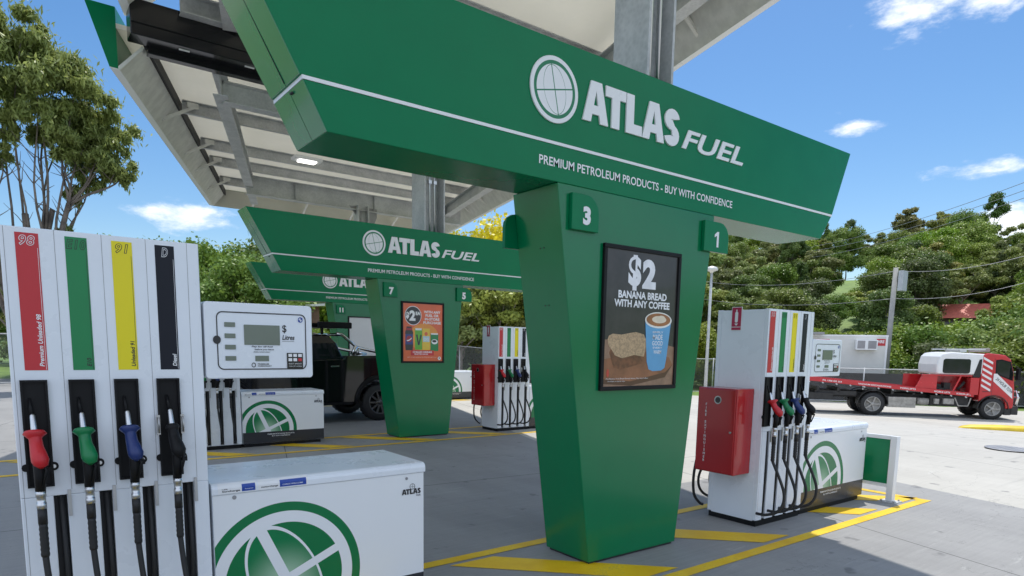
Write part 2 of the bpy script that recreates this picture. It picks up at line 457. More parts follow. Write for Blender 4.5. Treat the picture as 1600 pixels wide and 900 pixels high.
# ================================================================== SETTING
def build_ground():
    rad = [0, 1.5, 3, 5, 7, 9, 11, 13, 15, 17, 19, 21, 23, 25, 28, 31, 34, 38, 42, 46, 50, 55, 60, 66, 72, 78, 84, 90, 98, 108, 120, 140, 170, 200, 240, 300, 400, 700, 1300, 3000]
    n = 144; vs = [(CAM.x, CAM.y, 0)]; fs = []
    for r in rad[1:]:
        for k in range(n):
            a = 360*k/n; x, y = polar(a, r); vs.append((x, y, zg(x, y) if r < 1000 else -2))
    for k in range(n): fs.append((0, 1+(k+1) % n, 1+k))
    for i in range(len(rad)-2):
        o = 1+i*n
        for k in range(n):
            j = (k+1) % n; fs.append((o+k, o+j, o+n+j, o+n+k))
    b = MB(); b.add(vs, fs, 0, True); return b.build('ground', m_conc)
struct(build_ground())

SX, SY = 1.956, 6.879       # step from one pump island to the next
def hatch_poly(c0, c1, y0, y1):   # band c0 < x+y < c1 clipped to y0..y1
    return [(c0-y0, y0), (c1-y0, y0), (c1-y1, y1), (c0-y1, y1)]
mk = MB()
for k in range(3):
    ox, oy = k*SX, k*SY
    def q(pts, z): mk.add([(p[0]+ox, p[1]+oy, z) for p in pts], [tuple(range(len(pts)))], 0)
    xl, xr, ya, yb = -4.6, 5.93, -.59, .74
    W = .11
    q([(xl, ya), (xr, ya), (xr, ya+W), (xl, ya+W)], .004)
    q([(xl, yb-W), (xr, yb-W), (xr, yb), (xl, yb)], .004)
    q([(xr-W, ya+W+.001), (xr, ya+W+.001), (xr, yb-W-.001), (xr-W, yb-W-.001)], .004)
    for c in (-3.6, -2.05, -.5, 1.07, 2.62, 4.35, 5.35):
        q(hatch_poly(c-.2, c+.2, ya+W+.05, yb-W-.05), .004)
struct(mk.build('painted_island_markings', m_ypaint))

# ================================================================== GANTRIES
G = dict(bl=-.835, br=4.193, sl=-.962, sr=4.370, tl=-1.327, tr=4.652, zb=2.754, zs=2.998, zt=3.642, bd=.46,
         pbl=1.172, pbr=2.182, ptl=.767, ptr=2.492, pd=.50)
def emblem_disc_mat():
    m, t, b = newmat('beam_emblem_print'); x, y, z, v = coords(t)
    r = (x*x+z*z).sqrt(); a = R(13); uu = x*cos(a)+z*sin(a)*1.0; vv = z*cos(a)-x*sin(a)
    WH = (.80, .81, .82); rg = .155
    el = ((uu/(.60*rg)).op('POWER', 2)+(vv/(rg*.97)).op('POWER', 2)).sqrt()
    line = uu.abs().lt(.0035).mx(vv.abs().lt(.0045)).mx((el-1).abs().lt(.012))
    c = mixc(t, line, WH, GREEN)
    c = mixc(t, r.gt(rg), c, GREEN); c = mixc(t, r.gt(.178), c, WH); setc(t, b, c)
    b.inputs['Roughness'].default_value = .3; return m
m_embdisc = emblem_disc_mat()

def art_bread():
    b = MB(); mats = []
    def M(name, c, r=.35, var=.1, vs=8):
        mats.append(mat('art_'+name, c, r, var=var, vs=vs, coat=.3)); return len(mats)-1
    dk = M('backdrop', (.030, .026, .024), var=.35, vs=5); wd = M('board', (.26, .10, .045), var=.25, vs=6); wt_ = M('table', (.30, .17, .11), var=.25)
    br = M('crumb', (.46, .31, .18), var=.28, vs=60); cr = M('crust', (.16, .055, .022), var=.4, vs=20); bl = M('cup', (.12, .36, .62), var=.05); rim = M('rim', (.80, .78, .72))
    cf = M('coffee', (.34, .13, .045), var=.2); fm = M('foam', (.78, .66, .50), var=.1); wh = M('white', (.80, .80, .82)); rd = M('redmark', (.5, .05, .03)); sh = M('board_edge', (.10, .035, .015))
    # local frame: x 0..0.80, z 0..1.00
    b.rect(0, .80, 0, 1.0, 0, dk)
    b.sheet([(0, 0), (.80, 0), (.80, .30), (.62, .33), (.3, .36), (0, .345)], -.0015, wt_)
    b.sheet([(.0, .02), (.30, -.0+.002), (.70, .06), (.79, .16), (.74, .22), (.40, .27), (.0, .20)], -.003, wd)
    b.sheet([(.0, .02), (.30, .002), (.70, .06), (.79, .16), (.70, .10), (.30, .035), (.0, .055)], -.0045, sh)
    b.sheet([(.06, .25), (.11, .14), (.19, .125), (.42, .17), (.44, .22), (.30, .26), (.10, .33)], -.006, cr)
    b.sheet([(.035, .345), (.05, .30), (.085, .27), (.12, .23), (.20, .21), (.33, .235), (.44, .222), (.458, .30), (.455, .36), (.43, .392), (.39, .40), (.34, .408), (.28, .40), (.18, .385), (.09, .39), (.05, .375)], -.0075, br)
    b.sheet([(.475, .185), (.50, .125), (.55, .11), (.65, .115), (.69, .135), (.705, .20), (.745, .50), (.44, .50)], -.009, bl)
    b.disc(.593, .505, .158, -.0105, rim, 28, .062); b.disc(.593, .508, .142, -.012, cf, 28, .05)
    b.disc(.60, .510, .085, -.0135, fm, 20, .028); b.disc(.625, .520, .045, -.015, fm, 16, .022)
    for s_, x0, x1, z0, z1 in (('SIMPLY', .53, .655, .405, .42), ('MADE', .535, .65, .355, .395), ('GOOD', .53, .655, .31, .345), ('EVERY', .54, .65, .285, .30), ('WARM', .55, .64, .245, .275)):
        b.text(s_, x0, x1, z0, z1, -.0105, wh, .01)
    b.text('$', .235, .375, .715, .975, -.003, wh, .05); b.text('2', .39, .545, .735, .955, -.003, wh, .055)
    b.text('BANANA BREAD', .135, .68, .655, .71, -.003, wh, .035)
    b.text('WITH ANY COFFEE', .095, .72, .59, .645, -.003, wh, .035)
    b.text('Any Banana, Fruit Bread Served Warm, Plus Any Coffee.', .03, .50, .05, .062, -.009, wh)
    b.text('Available in store only.', .05, .24, .032, .042, -.009, wh)
    b.disc(.05, .10, .014, -.009, rd, 12, .03)
    b.keepn = True
    return b, mats
def art_drinks():
    b = MB(); mats = []
    def M(name, c, r=.35, var=.06): mats.append(mat('art_'+name, c, r, var=var, coat=.3)); return len(mats)-1
    og = M('orange', (.72, .13, .04)); oy = M('amber', (.80, .30, .04)); bk = M('dark', (.02, .02, .022)); wh = M('wht', (.82, .82, .82)); gr = M('lime', (.12, .42, .03)); ye = M('yellow', (.80, .55, .05))
    dg = M('deepgreen', (.01, .22, .06)); bu = M('maroon', (.35, .015, .03)); lb = M('ice', (.45, .65, .70)); bd = M('redband', (.60, .02, .03)); nv = M('navy', (.02, .04, .20))
    b.rect(0, .80, 0, 1.0, 0, og)
    b.disc(.42, .42, .30, -.0012, oy, 28, .24)
    b.disc(.20, .79, .165, -.003, wh, 32, .165); b.disc(.20, .79, .155, -.0045, bk, 32, .155)
    b.text('$', .055, .12, .73, .85, -.006, wh, .06); b.text('2', .125, .245, .70, .88, -.006, wh, .055); b.text('EA', .25, .345, .80, .86, -.006, wh, .05); b.text('*', .35, .365, .84, .86, -.006, wh)
    for i, s_ in enumerate(('WITH ANY', 'FUEL OR', 'IN-STORE', 'PURCHASE')):
        wdt = (.34, .27, .30, .36)[i]; z = .84-.062*i; b.text(s_, .585-wdt/2, .585+wdt/2, z, z+.046, -.003, wh, .03)
    # bottle
    b.sheet([(.05, .19), (.19, .19), (.20, .30), (.19, .36), (.20, .50), (.175, .56), (.17, .60), (.07, .60), (.065, .56), (.04, .50), (.055, .36), (.04, .30)], -.003, bk)
    b.rect(.06, .18, .535, .575, -.0045, bu); b.rect(.045, .195, .29, .47, -.0045, nv)
    b.disc(.12, .385, .055, -.006, bu, 20, .055); b.sheet([(.07, .36), (.12, .375), (.17, .41), (.165, .385), (.12, .355), (.075, .345)], -.0075, wh)
    b.rect(.235, .38, .20, .56, -.003, gr); b.rect(.245, .37, .54, .575, -.0045, wh)
    b.sheet([(.255, .46), (.285, .47), (.31, .33), (.345, .47), (.37, .45), (.325, .28), (.295, .28)], -.0045, bk)
    b.rect(.39, .535, .20, .575, -.003, ye); b.rect(.395, .53, .34, .44, -.0045, lb); b.disc(.46, .48, .035, -.0045, og, 14, .035); b.text('COOL', .405, .52, .36, .41, -.006, wh, .03)
    b.rect(.55, .715, .18, .48, -.003, dg); b.disc(.635, .345, .065, -.0045, wh, 18, .045); b.disc(.63, .355, .045, -.006, bk, 14, .022); b.rect(.56, .705, .47, .495, -.0045, wh)
    b.rect(.15, .62, .10, .19, -.0075, bd); b.text('CHILLED DRINKS', .19, .58, .145, .175, -.009, wh, .03); b.text('SELECTED RANGE', .22, .50, .112, .135, -.009, wh, .02)
    b.text('Offer ends when stocks run out. While stocks last in store.', .08, .68, .065, .076, -.003, wh)
    b.disc(.735, .05, .032, -.003, wh, 18, .032); b.disc(.735, .055, .012, -.0045, bk, 10, .012)
    b.keepn = True
    return b, mats

def gantry(k, nums, art, labels):
    ox, oy = k*SX, k*SY
    root = thing('branded_gantry', labels[0], 'petrol gantry', (1.677+ox, .25+oy, 0), 0, 'green gantries over the pump islands')
    L = lambda x, y, z: (x-1.677, y-.25, z)
    g = G
    # pylon: inverted tapered box
    b = MB()
    b.hexa([L(g['pbl'], 0, .02), L(g['pbr'], 0, .02), L(g['pbr'], g['pd'], .02), L(g['pbl'], g['pd'], .02),
            L(g['ptl'], 0, g['zb']), L(g['ptr'], 0, g['zb']), L(g['ptr'], g['pd'], g['zb']), L(g['ptl'], g['pd'], g['zb'])])
    b.build('pylon', m_pylon, root, bevel=.006)
    b = MB(); b.box(L(g['pbl']+.02, .02, 0), L(g['pbr']-.02, g['pd']-.02, .02)); b.build('footing_plate', m_gap, root)
    # beam lower and upper boxes with the groove between
    def slab(z0, z1, l0, r0, l1, r1, dy=0):
        b = MB(); b.hexa([L(l0, dy, z0), L(r0, dy, z0), L(r0, g['bd']-dy, z0), L(l0, g['bd']-dy, z0), L(l1, dy, z1), L(r1, dy, z1), L(r1, g['bd']-dy, z1), L(l1, g['bd']-dy, z1)]); return b
    zs = g['zs']; hs_ = .010
    slab(g['zb']+.001, zs-hs_, g['bl'], g['br'], g['sl']+.005, g['sr']-.005).build('beam', m_green, root, bevel=.004)
    slab(zs+hs_, g['zt'], g['sl']-.012, g['sr']+.012, g['tl'], g['tr']).build('upper_beam', m_green, root, bevel=.004)
    slab(zs-hs_+.0005, zs+hs_-.0005, g['sl']-.001, g['sr']+.001, g['sl']-.003, g['sr']+.003, -.003).build('stripe', m_whitep, root)
    # end-panel seams and screws
    b = MB()
    for z0, z1, x0, x1 in ((g['zb']+.02, zs-.02, g['bl'], g['sl']+.005), (zs+.02, g['zt']-.02, g['sl']-.012, g['tl'])):
        f0 = (z0-(g['zb'] if z0 < zs else zs))/((zs if z0 < zs else g['zt'])-(g['zb'] if z0 < zs else zs))
        xa = x0+(x1-x0)*f0; xb = x0+(x1-x0)*(1-f0)
        b.obox(L(xa-.0005, .21, z0), L(xb-.0005, .21, z1), .004, .004)
    for dy in (.17, .19): b.cyl(L(g['sl']-.002, dy, zs-.03), L(g['sl']+.02, dy, zs-.03), .006, 8)
    for z in (2.35, 1.95):
        f = z/g['zb']; xx = g['pbl']+(g['ptl']-g['pbl'])*f
        for dy in (.2, .24): b.cyl(L(xx-.003, dy, z), L(xx+.02, dy, z), .005, 8)
    b.build('panel_seam', m_gap, root)
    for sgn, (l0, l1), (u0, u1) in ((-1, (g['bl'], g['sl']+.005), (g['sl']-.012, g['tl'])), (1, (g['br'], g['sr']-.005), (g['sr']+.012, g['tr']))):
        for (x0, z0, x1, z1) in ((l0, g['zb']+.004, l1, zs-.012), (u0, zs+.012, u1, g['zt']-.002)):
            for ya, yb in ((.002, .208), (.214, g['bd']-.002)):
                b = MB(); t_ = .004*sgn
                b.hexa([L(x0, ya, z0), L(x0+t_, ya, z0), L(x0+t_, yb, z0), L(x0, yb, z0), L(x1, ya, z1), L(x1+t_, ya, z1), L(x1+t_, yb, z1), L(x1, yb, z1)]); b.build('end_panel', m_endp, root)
    # lettering
    for back in (0, 1):
        def put(o):
            if back: o.rotation_euler = (0, 0, pi); 
            return o
        # mirrored side sits on the rear face, turned half round about the root
        dyy = 0 if not back else -(g['bd']-.50)
        XO = 1.677; YB = -.25 if not back else -(g['bd']-.25)
        sgn = 1
        def LX(x): return x-1.677
        b = MB(); b.atlas(LX(.966), LX(1.985), 3.195, 3.462, YB-.014, 0, .013); put(b.build('brand_lettering', m_whitep, root))
        b = MB(); b.text('FUEL', LX(2.02), LX(2.83), 3.205, 3.352, YB-.010, 0, .02, .28, ext=.009, space=1.02); put(b.build('fuel_lettering', m_whitep, root))
        b = MB(); b.text('PREMIUM PETROLEUM PRODUCTS - BUY WITH CONFIDENCE', LX(.600), LX(2.72), 2.846, 2.904, YB-.003, 0, .014, 0); put(b.build('slogan_lettering', m_whitep, root))
        b = MB(); b.lathe([(.205, 0), (.207, -.006), (.205, -.012)], (0, 0, 0), 'y', 48, smooth=False)
        o = b.build('globe_emblem', m_embdisc, root, loc=((LX(.714), YB, 3.325) if not back else (-LX(.714), -YB, 3.325)))
        if back: o.rotation_euler = (0, 0, pi)
    # bay number plates, at both upper corners of each face
    for (num, side, face) in nums:
        # side -1 left / +1 right as seen from that face
        x0, x1 = (.875, 1.13) if side < 0 else (2.33, 2.655)
        if face == 'back':
            x0, x1 = (2.18, 2.60) if side > 0 else (.70, .99)
        z0, z1, r = (2.458, 2.700, .12) if face == 'front' else (2.37, 2.62, .10)
        pts = [(x0, z0), (x1, z0), (x1, z1-r)]+[(x1-r+r*cos(a), z1-r+r*sin(a)) for a in (R(20), R(45), R(70), R(90))]+[(x0, z1)]
        if face == 'back' and side < 0: pts = [(x1+x0-p[0], p[1]) for p in pts]
        yy0, yy1 = (-.034, -.0015) if face == 'front' else (g['pd']+.0015, g['pd']+.034)
        b = MB(); b.prism([(p[0]-1.677, p[1]) for p in pts], yy0-.25, yy1-.25); pl = b.build('bay_number_plate', m_green, root, bevel=.004)
        b = MB(); nx = (.955, 1.068) if side < 0 else (2.425, 2.535)
        if len(num) > 1: nx = (nx[0]-.03, nx[1]+.03)
        if num == '1' and face == 'front':
            c_ = sum(nx)/2-1.677+.008; b.sheet([(c_, 2.497), (c_+.026, 2.497), (c_+.026, 2.622), (c_+.004, 2.622), (c_-.030, 2.597), (c_-.030, 2.574), (c_, 2.590)], yy0-.25-.003); b.keepn = True
        elif face == 'front': b.text(num, nx[0]-1.677, nx[1]-1.677, 2.497, 2.622, yy0-.25-.003, 0, .055, keep=1.0)
        else:
            cx = (x0+x1)/2-1.677; b.text(num, cx-.055, cx+.055, 2.43, 2.56, 0, 0, .03, keep=.85)
            b.map(lambda x, y, z: (2*cx-x, yy1-.25+.003, z)); 
        b.build('bay_number', m_whitep, pl)
    # poster frame and poster
    fx0, fx1, fz0, fz1 = 1.208-1.677, 2.065-1.677, 1.335, 2.402
    b = MB(); t = .030
    for (a0, a1, c0, c1) in ((fx0, fx1, fz1-t, fz1), (fx0, fx1, fz0, fz0+t), (fx0, fx0+t, fz0+t+.0005, fz1-t-.0005), (fx1-t, fx1, fz0+t+.0005, fz1-t-.0005)):
        b.box((a0, -.25-.028, c0), (a1, -.25-.001, c1))
    b.box((fx0+.01, -.25-.012, fz0+.01), (fx1-.01, -.25-.0015, fz1-.01))
    fr = b.build('poster_frame', m_black, root, bevel=.004)
    if art:
        b, mats = art()
        b.map(lambda x, y, z: (x*(fx1-fx0-2*t)/.80, y*.35-.002, z*(fz1-fz0-2*t)))
        b.build('poster', mats, fr, loc=(fx0+t, -.25-.0125, fz0+t))
    else:
        b = MB(); b.rect(0, fx1-fx0-2*t, 0, fz1-fz0-2*t, 0); b.keepn = True
        b.build('poster', mat('blank_poster_sheet', (.66, .67, .68), .35, var=.02), fr, loc=(fx0+t, -.25-.014, fz0+t))
    return root
gantry(0, [('3', -1, 'front'), ('1', 1, 'front'), ('4', -1, 'back'), ('2', 1, 'back')], art_bread, ['large green gantry nearest the camera, with the banana bread poster'])
gantry(1, [('7', -1, 'front'), ('5', 1, 'front')], art_drinks, ['middle green gantry with the orange drinks poster'])
gantry(2, [('11', -1, 'front'), ('9', 1, 'front')], None, ['farthest green gantry with a blank white poster behind the black pickup'])

# ================================================================== CANOPIES
def hsect(b, x0, x1, y0, y1, z0, z1, tf=.025, tw=.02):
    b.box((x0, y0, z0), (x0+tf, y1, z1)); b.box((x1-tf, y0, z0), (x1, y1, z1)); ym = (y0+y1)/2
    b.box((x0+tf+.001, ym-tw/2, z0), (x1-tf-.001, ym+tw/2, z1))
def ibeam(b, p0, p1, w_, h, tf=.018, tw=.012):
    p0, p1 = Vector(p0), Vector(p1); u = Vector((0, 0, 1))
    b.obox(p0+u*(tf/2), p1+u*(tf/2), w_, tf); b.obox(p0+u*(h-tf/2), p1+u*(h-tf/2), w_, tf)
    b.obox(p0+u*(h/2), p1+u*(h/2), tw, h-2*tf-.002)
def canopy(name, label, ya, yb, zf, xl, xr, cols, colspec, gutter_end, purlins, rafters):
    root = thing(name, label, 'canopy', (cols[0][0], cols[0][1], 0), 0, 'pale roofed canopies over the forecourt')
    RX, RY = cols[0][0], cols[0][1]
    Lc = lambda p: (p[0]-RX, p[1]-RY, p[2])
    def B(b, nm, mt, parent=root, **k):
        b.map(lambda x, y, z: (x-RX, y-RY, z)); return b.build(nm, mt, parent, **k)
    SO = .50
    # roof sheet
    b = MB(); b.hexa([(xl(ya), ya, zf(ya)+SO), (xr(ya), ya, zf(ya)+SO), (xr(yb), yb, zf(yb)+SO), (xl(yb), yb, zf(yb)+SO),
                      (xl(ya), ya, zf(ya)+SO+.06), (xr(ya), ya, zf(ya)+SO+.06), (xr(yb), yb, zf(yb)+SO+.06), (xl(yb), yb, zf(yb)+SO+.06)])
    B(b, 'roof_sheet', m_soffit)
    # side fascias: outer leaning green face, pale lip, inner liner
    for sgn, xe in ((-1, xl), (1, xr)):
        def P(o, z, y): return (xe(y)+sgn*o, y, zf(y)+z)
        outer = [(0, 0), (.10, .004), (.34, .76), (0, .76)]
        secs = [[P(o, z, ya) for o, z in outer], [P(o, z, yb) for o, z in outer]]
        b = MB(); b.rings(secs, 0, False); B(b, 'fascia', m_green2)
        liner = [(-.001, .0), (-.001, .03), (-.30, .36), (-.32, .34), (-.02, -.012)]
        b = MB(); b.rings([[P(o, z, ya) for o, z in liner], [P(o, z, yb) for o, z in liner]], 0, False); B(b, 'fascia_liner', m_fascin)
        b = MB(); b.rings([[P(o, z, ya) for o, z in ((.098, -.006), (.098, .002), (-.02, -.001), (-.02, -.014))], [P(o, z, yb) for o, z in ((.098, -.006), (.098, .002), (-.02, -.001), (-.02, -.014))]], 0, False)
        B(b, 'fascia_lip', m_whitep)
        b = MB(); b.rings([[P(o, z, ya) for o, z in ((-.31, .36), (-.31, SO-.002), (-.37, SO-.002), (-.37, .33))], [P(o, z, yb) for o, z in ((-.31, .36), (-.31, SO-.002), (-.37, SO-.002), (-.37, .33))]], 0, False)
        B(b, 'edge_gutter', m_gap)
    # end fascia along x at the far/near free end
    ye, dr = (yb, 1) if gutter_end == 'a' else (ya, -1)
    zz = zf(ye)
    b = MB(); b.add([], [])
    def Q(x, o, z): return (x, ye+dr*o, zz+z)
    b.rings([[Q(xl(ye)-.02, o, z) for o, z in ((0.003, 0), (.10, .004), (.34, .76), (.003, .76))], [Q(xr(ye)+.02, o, z) for o, z in ((0.003, 0), (.10, .004), (.34, .76), (.003, .76))]], 0, False)
    B(b, 'end_fascia', m_green2)
    b = MB(); b.rings([[Q(xl(ye), o, z) for o, z in ((0, -.01), (0, .49), (-.02, .49), (-.02, -.01))], [Q(xr(ye), o, z) for o, z in ((0, -.01), (0, .49), (-.02, .49), (-.02, -.01))]], 0, False)
    B(b, 'end_fascia_liner', m_soffit)
    # gutter at the valley
    yg = ya if gutter_end == 'a' else yb
    if gutter_end == 'a':
        b = MB(); zz = zf(yg); b.box((xl(yg)+.12, yg-.34, zz+.36), (xr(yg)-.12, yg-.02, zz+.80)); b.box((xl(yg)+.36, yg-.02, zz+.28), (xr(yg)-.3, yg+.12, zz+.44))
        b.box((xl(yg)+.12, yg-.36, zz+.50), (xr(yg)-.12, yg-.341, zz+.54))
        gt = B(b, 'valley_gutter', m_blackg, bevel=.01)
        b = MB()
        for xx in np.arange(xl(yg)+.7, xr(yg), .85): b.box((xx, yg-.25, zz+.345), (xx+.13, yg-.225, zz+.3585))
        b.map(lambda x, y, z: (x-RX, y-RY, z)); b.build('gutter_bracket', m_whitep, gt)
    # purlins
    for y in purlins:
        b = MB(); z = zf(y)+SO; x0, x1 = xl(y)+.40, xr(y)-.40
        b.box((x0, y, z-.22), (x1, y+.012, z-.002)); b.box((x0, y-.06, z-.22), (x1, y-.0005, z-.205)); b.box((x0, y-.06, z-.017), (x1, y-.0005, z-.002))
        B(b, 'purlin', m_galv)
        for sgn, xe in ((1, xl(y)), (-1, xr(y))):
            b = MB(); b.obox((xe+sgn*.05, y-.10, zf(y)+.08), (xe+sgn*.60, y-.10, z-.10), .05, .05); b.box((xe+sgn*.52-.06, y-.13, z-.14), (xe+sgn*.52+.12, y-.075, z-.05))
            B(b, 'knee_brace', m_fascin)
    # long beams following the edge and rafters over the columns
    def frame_beam(fn, off, y0, y1, w_=.20, h=.30, zo=.0):
        b = MB(); ibeam(b, (fn(y0)+off, y0, zf(y0)+zo), (fn(y1)+off, y1, zf(y1)+zo), w_, h); B(b, 'edge_beam', m_galv)
    frame_beam(xl, 1.25, ya+.15 if gutter_end == 'a' else ya+1., yb-1.2 if gutter_end == 'a' else yb-.4)
    frame_beam(xr, -.85, ya+.15 if gutter_end == 'a' else ya+1., yb-1.2 if gutter_end == 'a' else yb-.4)
    for (y, x0, x1, h) in rafters:
        b = MB(); z = zf(y)+SO-.225-h
        ibeam(b, (x0, y, z), (x1, y, z), .2, h)
        for xx in np.arange(x0+1.2, x1-.5, 2.2): b.box((xx, y-.09, z+.02), (xx+.012, y+.09, z+h-.02))
        B(b, 'rafter', m_galv)
    # braces on the end fascia
    for xx in np.arange(xl(ye)+1.1, xr(ye)-.4, 1.55):
        b = MB(); b.obox((xx, ye-dr*.05, zf(ye)+.06), (xx-.1, ye-dr*1.0, zf(ye)+.42), .05, .05); B(b, 'knee_brace', m_fascin)
    # columns
    for (cx, cy), (wx, wy, z1) in zip(cols, colspec):
        b = MB(); hsect(b, cx-wx/2, cx+wx/2, cy-wy/2, cy+wy/2, .03, z1); B(b, 'column', m_galv)
        b = MB()
        for i, dx in enumerate((-.06, .04)):
            x = cx+dx; yy = cy-wy*.32
            b.tube([(x, yy, 3.3), (x, yy, z1-1.0), (x-.02, yy+.01, z1-.9), (x-.06, yy+.03, z1-.7), (x-.06, yy+.03, z1-.1)], .016, 8)
            b.box((x-.03, yy-.03, z1-1.12), (x+.03, yy+.03, z1-1.06)); 
        B(b, 'conduit', m_alu)
        b = MB(); b.prism([(cx+wx/2+.001, z1-.95), (cx+wx/2+.001, z1-.02), (cx+wx/2+.30, z1-.02), (cx+wx/2+.30, z1-.25)], cy-.01, cy+.01); b.prism([(cx-wx/2-.001, z1-.25), (cx-wx/2-.001, z1-.02), (cx-wx/2-.20, z1-.02)], cy-.01, cy+.01); B(b, 'column_bracket', m_greymetal)
    return root
zfA = lambda y: 5.2+.040*(y-7); zfB = lambda y: 5.9+.012*(7-y)
xlA = lambda y: -.90+.333*(y-7); xrA = lambda y: 6.85+.335*(y-6.9)
xlB = lambda y: -.82+.30*(y-6.6); xrB = lambda y: 5.09+.286*y
canopy('fuel_canopy', 'pale roofed canopy over the far islands with black gutter on its near end', 7.0, 17.8, zfA, xlA, xrA, [(3.92, 7.25), (5.66, 14.0)], [(.42, .46, 5.62), (.32, .32, 5.42)], 'a',
       [9.6, 12.0, 13.55, 15.8], [(14.0, 2.62, 8.9, .46), (7.42, .5, 6.2, .3)])
canopy('fuel_canopy', 'pale roofed canopy over the nearest island, cut by the top of the photo', -2.7, 7.02, zfB, xlB, xrB, [(1.86, .28)], [(.30, .36, 6.36)], 'b',
       [-1.0, 1.1, 3.0, 4.8, 6.2], [(.28, -1.9, 4.6, .30), (6.6, -.2, 6.2, .25)])
m_lamp, t_, b_ = newmat('lit_diffuser'); b_.inputs['Base Color'].default_value = (.9, .9, .9, 1); b_.inputs['Emission Color'].default_value = (1, .97, .9, 1); b_.inputs['Emission Strength'].default_value = 1.6
def canopy_light(x, y, z, lab):
    r = thing('canopy_light', lab, 'ceiling light', (x, y, z), 0, 'lights under the canopy')
    b = MB(); b.box((-.30, -.16, .03), (.30, .16, .10)); b.build('housing', m_whitep, r, bevel=.01)
    b = MB(); b.box((-.19, -.10, 0), (.19, .10, .029)); b.build('diffuser', m_lamp, r, bevel=.008)
canopy_light(3.14, 11.2, zfA(11.2)+.20, 'small lit canopy light between two purlins, nearer of the two')
canopy_light(4.6, 16.0, zfA(16)+.22, 'small lit canopy light near the far end of the canopy')

